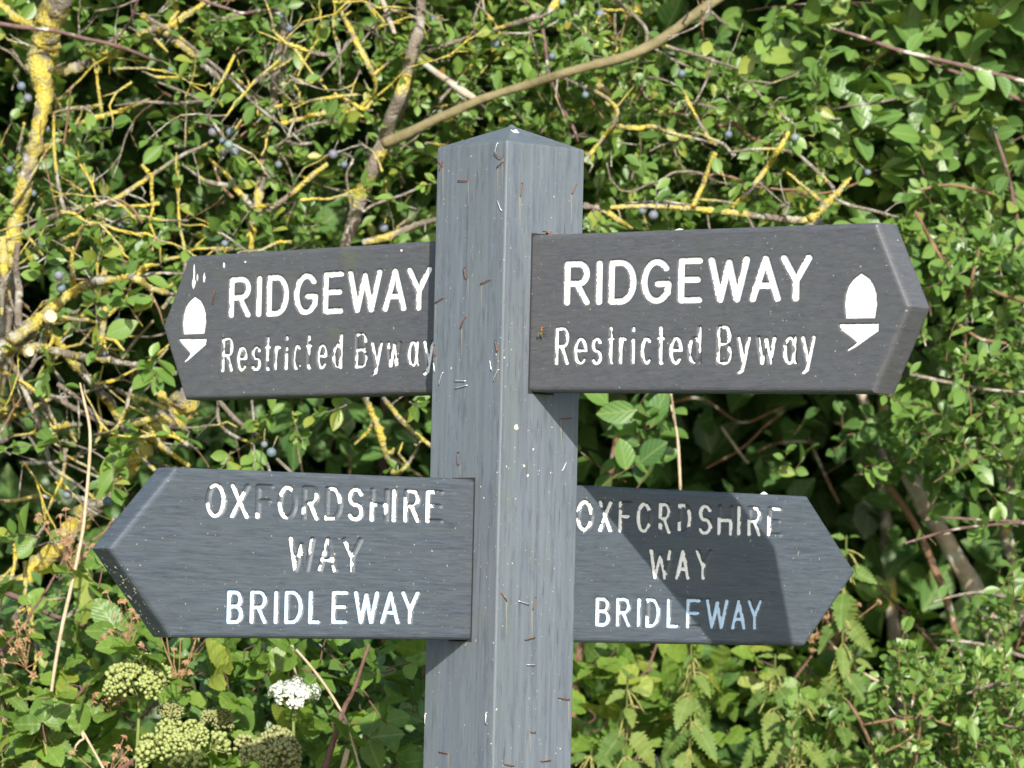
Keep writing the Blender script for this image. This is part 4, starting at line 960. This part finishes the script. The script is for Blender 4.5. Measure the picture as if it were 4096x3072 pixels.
# ---- the tangle of fine crooked twigs between the boughs
def tangle(key, n, box, Y, yellow):
    u0, u1, v0, v1 = box; root = PLANTS[key]['root']
    for _ in range(n):
        p = cat(0, rng.uniform(u0, u1), rng.uniform(v0, v1), rng.uniform(*Y)); d = unit(rv(1)*[1, .35, .9]); L = rng.uniform(.05, .20)
        r0 = rng.uniform(.0009, .0021); k = max(4, int(L/.018)); P = [p]
        for i in range(k):
            d = unit(d + rv(.36)*[1, .5, 1] + ZV*.02); P.append(P[-1] + d*L/k)
        P = np.array(P); y = rng.random() < yellow
        Q = resample(np.hstack([P, np.linspace(r0*(1.35 if y else 1), r0*.55, len(P))[:, None]]), .0025 if y else .006)
        b = MB(); b.add(*tube(Q[:, :3], Q[:, 3], 6 if y else 5, .30 if y else .08))
        for _s in range(rng.integers(1, 5)):
            i = rng.integers(1, len(P)); e = unit(np.cross(P[i]-P[i-1], rv()) + (P[i]-P[i-1])/.03*.5); l = rng.uniform(.006, .035)
            S = resample(np.hstack([np.array([P[i], P[i]+e*l*.5+rv(.0015), P[i]+e*l+rv(.003)]), [[r0*.8], [r0*.7], [r0*.35]]]), .003); b.add(*tube(S[:, :3], S[:, 3], 5, .28 if y else .05))
            if rng.random() < .45:
                for _l in range(rng.integers(1, 4)):
                    a = unit(e + rv(.7) + np.array([0, -.3, .1])); leaf(key, 'thorn', P[i]+e*l, a, leafnormal(a), rng.uniform(.014, .024), rng.uniform(.2, 1))
        b.build('twig', BARK[('Y' if rng.random() < .6 else 'M') if y else ('G' if rng.random() < .6 else 'B')], root)
tangle('A', 32, (-30, 640, -20, 560), (.86, 1.06), .8)
tangle('A', 18, (-30, 380, 420, 720), (.82, .98), .75)
tangle('B', 34, (-30, 420, 600, 1000), (.78, .95), .65)
tangle('B', 10, (-20, 260, 960, 1300), (.74, .9), .5)
tangle('C', 28, (480, 960, -20, 540), (.86, 1.06), .7)
tangle('C', 14, (900, 1560, -20, 320), (.9, 1.1), .25)
tangle('D', 14, (1270, 1800, 150, 480), (.86, 1.05), .35)

# ---- sloes
SL = {1: '1785,105 1830,180 1575,645 1345,835 1455,835 1405,890 1445,915 1480,955 1410,970 1305,935 1170,1155 770,1420 210,1222 1420,1540 1655,1510 1210,1580 955,1615 2105,975 2175,1040 1760,1040 1735,1130 60,1075 175,620 295,815 265,1535 930,85 135,545 1085,440 60,665',
      2: '1425,15 1665,90 605,120 510,85 1000,275 1295,610 620,695 2180,465 1360,355 325,1110 120,930 45,1045 295,1440 1930,1330 2000,1360 1570,600 -40,830',
      3: '345,850 765,870 775,940 805,960 420,1120 1225,1090 785,735', 4: '1022,137 1135,150 635,450 745,445 655,660 820,750 330,825 690,1150 370,1512 425,1545 680,1590 1670,1230 1715,1280 385,240 370,160'}
def ball(n=10, m=7):
    V = []; F = []
    for i in range(m+1):
        th = math.pi*i/m
        for j in range(n):
            ph = 2*math.pi*j/n; V.append((math.sin(th)*math.cos(ph), math.sin(th)*math.sin(ph), math.cos(th)*.95))
    F = [(i*n+j, i*n+(j+1) % n, (i+1)*n+(j+1) % n, (i+1)*n+j) for i in range(m) for j in range(n)]
    return mesh_arrays('sloe', V, F, SLOE)
SLM = ball()
for c, s in SL.items():
    for q in s.split():
        if rng.random() < .25: continue
        u, v = map(float, q.split(',')); key = {1: 'A' if u < 1300 else 'C', 2: 'C' if u < 1500 else 'D', 3: 'D', 4: 'B'}[c]
        Y = {'A': .92, 'C': .92, 'D': .86, 'B': .78}[key] + rng.uniform(-.04, .05); p = cat(c, u, v, Y)
        o = link('sloe', SLM, PLANTS[key]['root'], p - org(PLANTS[key]['root'])); r = rng.uniform(.0040, .0060); o.scale = (r, r, r)
        o.rotation_euler = tuple(rng.uniform(0, 6, 3))
        up = unit(np.array([rng.normal(0, .4), .8, 1.0])); PLANTS[key]['twigs'].add(*tube(np.array([p+up*r*.8, p+up*(r+.009), p+up*(r+.02)+np.array([0, .012, 0])]), .0007, 4, cap=False))
#@@UNDER
# ------------------------------------------------------------------ undergrowth: brambles, nettles, umbels, dry stalks
def off(p): return .10 if p < 2048 else .74      # the foot of the hedge runs obliquely: nearer left of the post than right of it
def calyx_cluster(key, c, u, v, Y, size, n, name='dead_flower_cluster'):
    Y += off(src(c, u, v)[0]) - .04; size *= 1.35; n = int(n*1.35)
    b = MB(); ctr = cat(c, u, v, Y); stalk = ctr - np.array([0, -.015, size*.9])
    for i in range(n):
        p = ctr + rv(1)*[size*.42, size*.25, size*.5]; b.add(*tube(np.array([stalk, (stalk+p)/2 + rv(.003), p]), .0006, 4, cap=False))
        ax = unit(p - stalk + np.array([0, -.03, .01])); e1 = unit(np.cross(ax, rv())); e2 = np.cross(ax, e1)
        for k in range(5):
            t = k*2*math.pi/5; d = e1*math.cos(t)+e2*math.sin(t); s = np.cross(ax, d); L = rng.uniform(.0040, .0062)
            m = p + d*L*.55 + ax*.0012; tip = p + d*L - ax*rng.uniform(-.001, .003)
            b.add([p, m - s*.0016, tip, m + s*.0016], [(0, 1, 2, 3)])
        V = [p + ax*.003] + [p + (e1*math.cos(t)+e2*math.sin(t))*.0023 for t in np.arange(6)*math.pi/3]
        b.add(V, [(0, 1+k, 1+(k+1) % 6) for k in range(6)])
    return b.build(name, CALYX, PLANTS[key]['root'], smooth=False)
def trifoliate(key, p, d, ln, tint, back=None):
    d = unit(d); pet = ln*rng.uniform(.5, .9); q = p + d*pet
    PLANTS[key]['twigs'].add(*tube(np.array([p, p + d*pet*.5 + rv(.002), q]), np.array([.0010, .0009, .0007]), 4, cap=False))
    n0 = leafnormal(d, .35, unit(SUN*.55 + ZV*.75)); s = np.cross(n0, d)
    t0 = rng.uniform(*tint)
    for k, (f, sc_) in enumerate(((0, 1.0), (1, .85), (-1, .85))):
        a = unit(d*(1 if f == 0 else .25) + s*f*.95 + rv(.10)); nn = unit(n0 + rv(.22)); nn = unit(nn - a*(nn@a))
        leaf(key, 'bramble', q + a*ln*.05, a, nn, ln*sc_*rng.uniform(.88, 1.1), min(1, max(0, t0 + rng.uniform(-.12, .12))), rng.uniform(.05, .35), rng.uniform(.15, .55))
def bramble(key, label, base, stems, boxes, tint=(.2, .95)):
    UY = off(2048 + base[0]*4000); base = (base[0], base[1] + UY, 0.0)
    plant(key, 'bramble', label, 'bramble', base, 'R', 'brambles at the foot of the hedge'); PLANTS[key]['lich'] = MB()
    for c, Y, pts in stems:
        C_ = branch(key, 'R', c, Y + UY, pts, 'cane', 0, None, .008)
        lowp = C_[0, :3] if C_[0, 2] < C_[-1, 2] else C_[-1, :3]
        rise(key, 'R', np.array([base[0] + rng.uniform(-.05, .05), base[1] + rng.uniform(-.03, .05), 0]), lowp, .0042, C_[0, 3], 'cane', .03)
        b = PLANTS[key]['twigs']
        for _ in range(26):
            i = rng.integers(1, len(C_)-1); t = unit(C_[i+1, :3]-C_[i-1, :3]); d = unit(np.cross(t, rv())); q = C_[i, :3] + d*C_[i, 3]*.8
            b.add([q - t*.0012, q + t*.0012, q + d*.0038 - t*.0008], [(0, 1, 2)])
    for n, (u0, u1, v0, v1), (Y0, Y1), (l0, l1) in boxes:
        for _ in range(n):
            trifoliate(key, cat(0, rng.uniform(u0, u1), rng.uniform(v0, v1), rng.uniform(Y0, Y1) + UY), np.array([0, -.55, .25]) + rv(.55), rng.uniform(l0, l1)*1.22/1000, tint)
bramble('K1', 'bramble with arching red canes below the pointed end of the OXFORDSHIRE arm', base_at(7, 100, 1300, .5),
        [(7, .48, '-30,1000,14 60,860,15 150,760,14 210,660,13 280,560,13 370,400,11 412,315,8'), (7, .45, '330,1330,17 460,1230,16 570,1120,11')],
        [(16, (-40, 330, 1240, 1420), (.42, .62), (22, 32)), (41, (-40, 330, 1400, 1680), (.36, .60), (26, 36))])
bramble('K2', 'bramble with brown dead flower clusters around the green seedheads', base_at(7, 800, 1500, .5),
        [(7, .42, '740,1680,23 860,1600,22 950,1540,18'), (7, .44, '770,1490,14 870,1370,14 1000,1230,12')],
        [(20, (330, 640, 1385, 1560), (.45, .65), (24, 34)), (19, (300, 640, 1560, 1700), (.42, .62), (26, 36))])
bramble('K3', 'bramble with a thick red cane rising beside the white umbel', base_at(7, 2060, 1640, .42),
        [(7, .33, '2040,1720,27 2110,1470,25 2180,1270,22 2230,1180,20 2330,880,18')],
        [(14, (640, 930, 1395, 1480), (.40, .6), (24, 33)), (14, (640, 930, 1480, 1700), (.34, .55), (26, 36))], (.1, .8))
bramble('K4', 'bramble with a dark red cane and broad leaflets under the shadow-crossed arm', base_at(9, 1690, 1552, .45),
        [(9, .36, '1650,1640,26 1800,1330,25 1880,1150,24 1945,925,20 2000,740,18 2110,430,15'), (9, .42, '1820,1620,13 2000,1280,13 2150,980,12')],
        [(16, (1240, 1500, 1385, 1500), (.36, .55), (24, 32)), (35, (1240, 1500, 1480, 1700), (.34, .52), (28, 38))], (.3, 1))
bramble('K5', 'bramble with yellowing leaflets under the shadow-crossed BRIDLEWAY arm', base_at(8, 500, 1640, .5),
        [(8, .42, '420,1690,15 560,1430,17 640,1300,16 760,1100,14 870,950,11')],
        [(28, (1480, 1790, 1400, 1530), (.40, .58), (22, 32)), (22, (1460, 1780, 1520, 1700), (.38, .56), (26, 36))], (.3, 1))
bramble('K6', 'bramble with one long thin reddish cane arching past the tip of the shadow-crossed BRIDLEWAY arm', base_at(8, 1780, 1200, .7),
        [(8, .62, '1130,350,9 1270,480,12 1400,620,13 1560,790,14 1700,950,14 1790,1070,15')],
        [(7, (1830, 2000, 1290, 1420), (.6, .7), (20, 28)), (8, (1960, 2080, 1420, 1560), (.6, .7), (22, 28))], (.1, .7))
for key, c, u, v, Y, s, n in (('K2', 7, 800, 740, .42, .028, 15), ('K2', 7, 1130, 930, .44, .028, 9), ('K1', 7, 160, 870, .45, .022, 11), ('K2', 7, 630, 1600, .38, .030, 13), ('K1', 7, 440, 210, .6, .030, 16),
                              ('K5', 8, 1020, 690, .45, .030, 16), ('K5', 8, 930, 820, .45, .016, 7), ('K6', 8, 2040, 900, .7, .032, 14), ('K3', 7, 720, 1230, .5, .016, 6), ('K6', 8, 1420, 1370, .6, .022, 8)):
    calyx_cluster(key, c, u, v, Y, s, n)

def nettle(key, label, c, u, v, Y, pairs, ln, lean=(0, 0)):
    Y += off(src(c, u, v)[0]) - (.10 if src(c, u, v)[0] > 2048 else -.02); ln *= 1.15; top = cat(c, u, v, Y); base = np.array([top[0] + lean[0], Y + .03 + lean[1], 0.0])
    plant(key, 'nettle', label, 'nettle', base, 'N', 'stinging nettles in front of the hedge'); PLANTS[key]['lich'] = MB()
    P = catmull(np.array([base, base*.5 + top*.5 + rv(.015)*[1, 1, 0], base*.12 + top*.88, top]), 10); b = MB()
    b.add(*tube(P, np.linspace(.0030, .0011, len(P)), 6)); b.build('stem', BARK['N'], PLANTS[key]['root'])
    s = np.concatenate([[0], np.cumsum(np.linalg.norm(np.diff(P, axis=0), axis=1))]); cat_b = MB(); ang = rng.uniform(0, 3)
    dist = .004
    for k in range(pairs):
        q = np.array([np.interp(s[-1]-dist, s, P[:, j]) for j in range(3)]); ang += math.pi/2 + rng.uniform(-.2, .2)
        f = min(1, .35 + .22*k); l = ln/1000*f*rng.uniform(.85, 1.1)
        for sg in (0, math.pi):
            o_ = np.array([math.cos(ang+sg), math.sin(ang+sg)*.8 - .25, 0]); a = unit(o_ + ZV*(.45 - .42*min(k, 3)) + rv(.12))
            pt = q + a*l*.16; PLANTS[key]['twigs'].add(*tube(np.array([q, pt]), .0007, 4, cap=False))
            nn = leafnormal(a, .3, unit(SUN*.7 + ZV*.5)); leaf(key, 'nettle', pt, unit(a - ZV*.28), leafnormal(unit(a - ZV*.28), .25, unit(SUN*.8+ZV*.3)), l, rng.uniform(.2, 1), rng.uniform(.05, .4), rng.uniform(.2, .7))
            if k >= 1:
                for _ in range(3):
                    d = unit(o_*.6 + rv(.5) - ZV*.7); L = rng.uniform(.012, .028); n_ = 9
                    Q = np.array([q + d*L*t - ZV*L*.5*t*t for t in np.linspace(0, 1, n_)]); cat_b.add(*tube(Q, .0009, 5, .6))
        dist += .014 + .006*min(k, 3)
    if cat_b.n: o = cat_b.build('catkins', CATKIN, PLANTS[key]['root']); o['kind'] = 'stuff'
NT = [('N1', 'stinging nettle with long pale hanging leaves at the foot of the lichened limb', 7, 20, 960, .45, 7, 44),
      ('N2', 'stinging nettle with flower strings beside the leaning pale stalk', 7, 260, 1200, .40, 6, 42),
      ('N3', 'stinging nettle close to the post below the shadow-crossed BRIDLEWAY arm', 9, 1830, 800, .36, 7, 42),
      ('N4', 'stinging nettle peeping out past the tip of the shadow-crossed BRIDLEWAY arm', 8, 1090, 190, .43, 8, 40),
      ('N5', 'stinging nettle with drooping toothed leaves under the last letters of the shadow-crossed BRIDLEWAY', 8, 110, 850, .42, 8, 44),
      ('N6', 'stinging nettle beside the bramble with yellowing leaflets', 8, 790, 1130, .38, 6, 42),
      ('N7', 'stinging nettle against the low privet', 8, 1050, 1180, .40, 7, 40),
      ('N8', 'stinging nettle with a pleated top leaf low against the post', 9, 1540, 1330, .30, 5, 46),
      ('N9', 'stinging nettle with hanging leaves below the long dry stalk', 8, 1130, 880, .5, 7, 38),
      ('N10', 'stinging nettle with pleated leaves under the dark edge of the shadow-crossed BRIDLEWAY arm', 8, 640, 940, .46, 6, 44)]
for k in NT: nettle(*k)

def seed_mesh(kind):
    b = MB(); r = .0062 if kind == 'white' else .0082
    n = 13 if kind == 'white' else 22
    for i in range(n):
        q = math.sqrt((i+.5)/n); t = i*2.39996; p = np.array([r*q*math.cos(t), r*q*math.sin(t), r*.75*(1-q*q)]) + rv(.0006)
        ax = unit(p*[1, 1, .6] + np.array([0, 0, .006])); e1 = unit(np.cross(ax, [.3, .2, .9])); e2 = np.cross(ax, e1)
        if kind == 'white':
            for k in range(5):
                a = k*2*math.pi/5 + i; d = e1*math.cos(a)+e2*math.sin(a); s = np.cross(ax, d); L = rng.uniform(.0016, .0026)
                b.add([p, p + d*L*.6 - s*.0011 + ax*.0003, p + d*L + ax*.0002, p + d*L*.6 + s*.0011 + ax*.0003], [(0, 1, 2, 3)])
        else:
            L, wd = rng.uniform(.0034, .0050), rng.uniform(.0015, .0023); c0 = p
            V = [c0 - ax*L*.5] + [c0 + (e1*math.cos(a)+e2*math.sin(a))*wd + ax*L*.05 for a in np.arange(5)*2*math.pi/5] + [c0 + (e1*math.cos(a)+e2*math.sin(a))*wd*.7 + ax*L*.38 for a in np.arange(5)*2*math.pi/5] + [c0 + ax*L*.55]
            F = [(0, 1+(k+1) % 5, 1+k) for k in range(5)] + [(1+k, 1+(k+1) % 5, 6+(k+1) % 5, 6+k) for k in range(5)] + [(11, 6+k, 6+(k+1) % 5) for k in range(5)]
            b.add(V, F)
        b.add(*tube(np.array([[0, 0, -.006], p*.5+[0, 0, -.003], p]), .0003, 3, cap=False))
    V = np.concatenate(b.v); me = bpy.data.meshes.new('umbellet'); me.from_pydata([tuple(x) for x in V], [], b.f); me.update()
    me.polygons.foreach_set('use_smooth', [kind != 'white']*len(me.polygons))
    me.materials.append({'white': UMBEL_W, 'green': UMBEL_G, 'olive': UMBEL_O}[kind]); return me
SEED = {k: [seed_mesh(k) for _ in range(3)] for k in ('white', 'green', 'olive')}
def umbel(label, c, u, v, Y, wpx, kind, n, tilt=(0, -.35), flat=.35):
    Y += off(src(c, u, v)[0]) - .02; ctr = cat(c, u, v, Y); Rr = wpx*.63291/FPX*(Y+4.25)/2*.80; up = unit(np.array([tilt[0], tilt[1], 1.0])); e1 = unit(np.cross(up, [0, 1, .1])); e2 = np.cross(up, e1)
    base = np.array([ctr[0] + rng.uniform(-.04, .04), Y + .05, 0.0]); t = thing('umbellifer', label, 'wild flower', base, 'umbel flowers in front of the hedge')
    hub = ctr - up*Rr*.75; b = MB()
    b.add(*tube(catmull(np.array([base, base*.5+hub*.5 + rv(.01)*[1, 1, 0], base*.1 + hub*.9, hub]), 8), np.linspace(.0035, .0017, 25), 6)); b.build('stem', BARK['U'], t)
    b = MB()
    for i in range(n):
        q = math.sqrt((i+.4)/n); a = i*2.39996 + rng.uniform(-.2, .2); q *= rng.uniform(.68, 1.12)
        p = ctr + e1*Rr*q*math.cos(a) + e2*Rr*q*math.sin(a) + up*Rr*(flat*(.55-q*q) + rng.uniform(-.26, .2))
        b.add(*tube(np.array([hub, hub*.45+p*.55 - up*.002, p - up*.003]), np.array([.0009, .0007, .0006]), 4, cap=False))
        z = unit(p - hub); x = unit(np.cross(z, rv())); y = np.cross(z, x); m = Matrix.Identity(4); s = rng.uniform(.85, 1.4)*(1.0 if kind == 'white' else 1.3)*(Rr/.045)**.5
        for k in range(3): m[k][0], m[k][1], m[k][2], m[k][3] = x[k]*s, y[k]*s, z[k]*s, p[k]-base[k]
        o = link('umbellet', SEED[kind][i % 3], t); o.matrix_basis = m
    b.build('rays', BARK['U'], t)
umbel('green wild-carrot-like seedhead nearest the leaning pale stalk', 7, 880, 1070, .36, 540, 'green', 17)
umbel('largest pale green seedhead, low between brambles', 7, 1130, 1500, .33, 600, 'green', 20)
umbel('olive green seedhead beneath the white umbel', 7, 1730, 1540, .34, 520, 'olive', 16, (.1, -.25))
umbel('flat white flower umbel', 7, 1855, 1170, .36, 420, 'white', 34, (0, -.32), .3)
umbel('small dull olive seedhead behind the largest pale green one', 7, 1370, 1345, .48, 230, 'olive', 11)
umbel('small olive seedhead hanging just under the first green seedhead', 7, 1080, 1300, .42, 200, 'olive', 9)

def stalk(label, c, Y, pts, mat='S', ground_=True):
    A = [[float(x) for x in s.split(',')] for s in pts.split()]; r = A[0][2]; P = []
    for q in A:
        r = q[2] if len(q) > 2 else r; P.append(np.append(cat(c, q[0], q[1], Y + off(src(c, *A[0][:2])[0]) - .03), r*.63291/FPX*(Y+4.25)))
    P = np.array(P)
    if ground_:
        d = P[-1]-P[-2]; h = P[-1, 2]; sl = np.clip(d[:2]/max(abs(d[2]), 1e-3), -.6, .6)
        P = np.vstack([P] + [np.append(P[-1, :2] + sl*h*f*(1-.4*f), [h*(1-f), P[-1, 3]*(1+.2*f)]) for f in (.15, .4, .7, 1.0)])
    base = np.array([P[-1, 0], P[-1, 1], 0.0]); C_ = resample(catmull(P, 8), .006); b = MB(); b.add(*tube(C_[:, :3], C_[:, 3], 6, .05))
    # nodes
    o = b.build('dry_stalk', BARK[mat], None, base); o.location = tuple(base); tag(o, label, 'dry stalk', 'dry stalks among the undergrowth')
stalk('long pale dry stalk standing straight up past the pointed end of the OXFORDSHIRE arm', 4, .46, '505,840,5.8 530,950,8.6 560,1080,10.1 570,1200,10.8 560,1400,11.5 540,1615,11.5 520,1795,11.5 460,2085,13.0 400,2345,13.0 350,2615,12.2 320,2825,10.8')
stalk('thin curved straw stalk between the white umbel and the post', 7, .34, '1870,910,9 1950,1000,9 2050,1130,9 2150,1290,9 2200,1390,9 2230,1500,9')
stalk('bent straw just above the white umbel', 7, .52, '1885,1085,7 1830,980,8 1822,1100,8', 'S')
stalk('long straw stalk slanting down from the tip of the shadow-crossed BRIDLEWAY arm', 8, .44, '930,790,14 1040,930,13 1160,1040,13 1340,1140,12 1440,1240,12 1600,1420,11')
stalk('straight grey dry stick leaning in the dark below the dappled trunk', 8, .66, '1440,770,10 1530,910,11 1640,1080,12', 'D')
stalk('broken kinked straw beside the lowest dead bramble flowers', 7, .34, '470,1550,8 490,1500,8 530,1485,9 580,1530,9')
stalk('short pale straw beside the thick red bramble cane', 7, .25, '2200,1540,18 2160,1680,18')

# ------------------------------------------------------------------ the hedge's depth: leaf mass that reads as one
SCAT = []
def scatter(n, lo, hi, ln, tint, kind='broad', keep=None):
    P = rng.uniform(lo, hi, (n, 3))
    if keep is not None: P = P[keep(P)]
    n = len(P); A = unit(rng.normal(0, 1, (n, 3)) + [0, -.4, .1]); Nn = LIGHT + rng.normal(0, .6, (n, 3)); Nn = unit(Nn - A*(A*Nn).sum(1, keepdims=True))
    SCAT.append((kind, P, A, Nn, rng.uniform(ln[0], ln[1], n)/1000, rng.uniform(tint[0], tint[1], n), rng.uniform(0, .3, n), rng.uniform(.1, .6, n)))
def inframe(P, m=120):
    d = P - CAM; z = d@FW; u = 2048 + FPX*(d@CR)/z; v = 1536 - FPX*(d@CU)/z
    return (u > -m) & (u < 4096+m) & (v > -m) & (v < 3072+m)
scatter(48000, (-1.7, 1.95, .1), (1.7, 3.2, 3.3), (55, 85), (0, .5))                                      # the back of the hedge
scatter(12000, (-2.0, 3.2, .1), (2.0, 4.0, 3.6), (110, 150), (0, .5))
scatter(7500, (-1.7, .90, 2.33), (1.7, 1.95, 3.15), (50, 80), (.1, .9), keep=lambda P: ~inframe(P))       # unseen leaves above the frame, kept dense to shade the hollows below
scatter(2000, (-1.7, .95, 2.36), (.05, 1.6, 3.0), (50, 80), (.1, .9), keep=lambda P: ~inframe(P))  # extra unseen leaves overhead, added to block sun from the left half
scatter(9000, (-1.75, .80, .3), (1.75, 1.95, 2.6), (40, 62), (.1, .9), keep=lambda P: ~inframe(P))
scatter(5200, (-1.7, .75, .05), (1.7, 1.6, 1.45), (36, 56), (.1, .9), keep=lambda P: ~inframe(P, 40))

# ------------------------------------------------------------------ leaves into objects: those that show largest singly, the rest joined
def leaf_mesh(kind, P, A, Nn, ln, tint, curl, fold, origin=None):
    V0, uv0, F0 = TPL[kind]; n = len(P); m = len(V0); S = np.cross(Nn, A)
    z = bend(kind, curl, fold, {'bramble': .10, 'nettle': .22}.get(kind, 0))
    V = P[:, None] + ln[:, None, None]*(V0[None, :, 0:1]*A[:, None] + V0[None, :, 1:2]*S[:, None] + z[..., None]*Nn[:, None])
    if origin is not None: V = V - origin
    F = (F0[None] + (np.arange(n)*m)[:, None, None]).reshape(-1, 4)
    return mesh_arrays('foliage', V.reshape(-1, 3), F, LEAF.get(kind, LEAF['broad']), np.tile(uv0, (n, 1)), np.repeat(tint, m))
NT_, NC = 8, 3
PROTO = {}
for kind in [k for k in TPL if k != 'mass']:
    for ti in range(NT_):
        for ci in range(NC):
            me = leaf_mesh(kind, np.zeros((1, 3)), np.array([[1., 0, 0]]), np.array([[0, 0, 1.]]), np.ones(1), np.array([(ti+.5)/NT_]), np.array([(.0, .14, .30)[ci]]), np.array([(.55, .3, .15)[ci]]))
            me.name = 'leaf'; PROTO[kind, ti, ci] = me
# coarse depth picture: which leaves are in front
CELL = 8; GW, GH = 4096//CELL, 3072//CELL
zb = np.full((GH, GW), 1e9); own = np.full((GH, GW), -1, int)
def poly_block(pts, zz):
    P = np.array(pts)/CELL; x, y = np.meshgrid(np.arange(GW)+.5, np.arange(GH)+.5); ins = np.ones(x.shape, bool)
    for i in range(len(P)):
        a, b = P[i], P[(i+1) % len(P)]; ins &= (b[0]-a[0])*(y-a[1]) - (b[1]-a[1])*(x-a[0]) >= 0
    zb[ins] = zz
poly_block([(1749, 597), (2048, 497), (2337, 600), (2290, 3080), (1691, 3080)], 4.1)
poly_block([(757, 1022), (1745, 962), (1728, 1575), (733, 1600), (648, 1307)], 4.3)
poly_block([(2127, 940), (3600, 890), (3733, 1234), (3577, 1582), (2117, 1570)], 4.0)
poly_block([(642, 1868), (1895, 1915), (1879, 2561), (638, 2551), (357, 2200)], 4.0)
poly_block([(2309, 1938), (3237, 1988), (3425, 2288), (3217, 2582), (2300, 2570)], 4.3)
FLAT = []
for key, pl in PLANTS.items():
    for i, L in enumerate(pl['leaves']): FLAT.append((key, i, L))
ctr = np.array([L[1] + L[2]*L[4]*.5 for _, _, L in FLAT]); d_ = ctr - CAM; zz = d_@FW
uu = (2048 + FPX*(d_@CR)/zz)/CELL; vv = (1536 - FPX*(d_@CU)/zz)/CELL
rad = np.array([L[4] for _, _, L in FLAT])*FPX/zz/CELL*.30
for j in np.argsort(zz):
    r = rad[j]; x0, x1 = int(max(0, uu[j]-r)), int(min(GW-1, uu[j]+r)); y0, y1 = int(max(0, vv[j]-r)), int(min(GH-1, vv[j]+r))
    if x1 < x0 or y1 < y0 or uu[j] < 0 or vv[j] < 0: continue
    s = zb[y0:y1+1, x0:x1+1]; m = s > zz[j]
    s[m] = zz[j]; own[y0:y1+1, x0:x1+1][m] = j
seen = np.bincount(own[own >= 0], minlength=len(FLAT))
by = {}
for j, (key, i, L) in enumerate(FLAT): by.setdefault(key, []).append(j)
nobj = 0
for key, js in by.items():
    pl = PLANTS[key]; root = pl['root']; O = org(root)
    js = sorted(js, key=lambda j: -seen[j]); top = [j for j in js[:295] if seen[j] >= 3]; rest = js[len(top):]
    for j in top:
        kind, p, a, nn, ln, tint, curl, fold = FLAT[j][2]
        me = PROTO[kind, min(NT_-1, int(tint*NT_)), 0 if curl < .08 else (1 if curl < .2 else 2)]
        s = np.cross(nn, a); wd = 1.0 + .12*math.sin(j*7.3); q = p - O; m = Matrix.Identity(4)
        for k in range(3): m[k][0], m[k][1], m[k][2], m[k][3] = a[k]*ln, s[k]*ln*wd, nn[k]*ln, q[k]
        o = link('leaflet' if kind == 'bramble' else 'leaf', me, root); o.matrix_basis = m; nobj += 1
    groups = {}
    for j in rest: groups.setdefault(FLAT[j][2][0], []).append(FLAT[j][2])
    for kind, Ls in groups.items():
        cols = [np.array([L[k] for L in Ls]) for k in range(1, 8)]
        o = link('foliage', leaf_mesh(kind, *cols, origin=O), root); o['kind'] = 'stuff'
    if pl['twigs'].n: o = pl['twigs'].build('twigs', pl['twigmat'], root); o['kind'] = 'stuff'
    if pl['lich'].n: o = pl['lich'].build('lichened_spurs', BARK['Y'], root); o['kind'] = 'stuff'
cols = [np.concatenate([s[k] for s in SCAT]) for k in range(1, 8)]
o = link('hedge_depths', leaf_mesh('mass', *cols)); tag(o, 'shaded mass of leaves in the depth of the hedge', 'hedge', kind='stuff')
print('leaves', len(FLAT), 'objects', nobj)
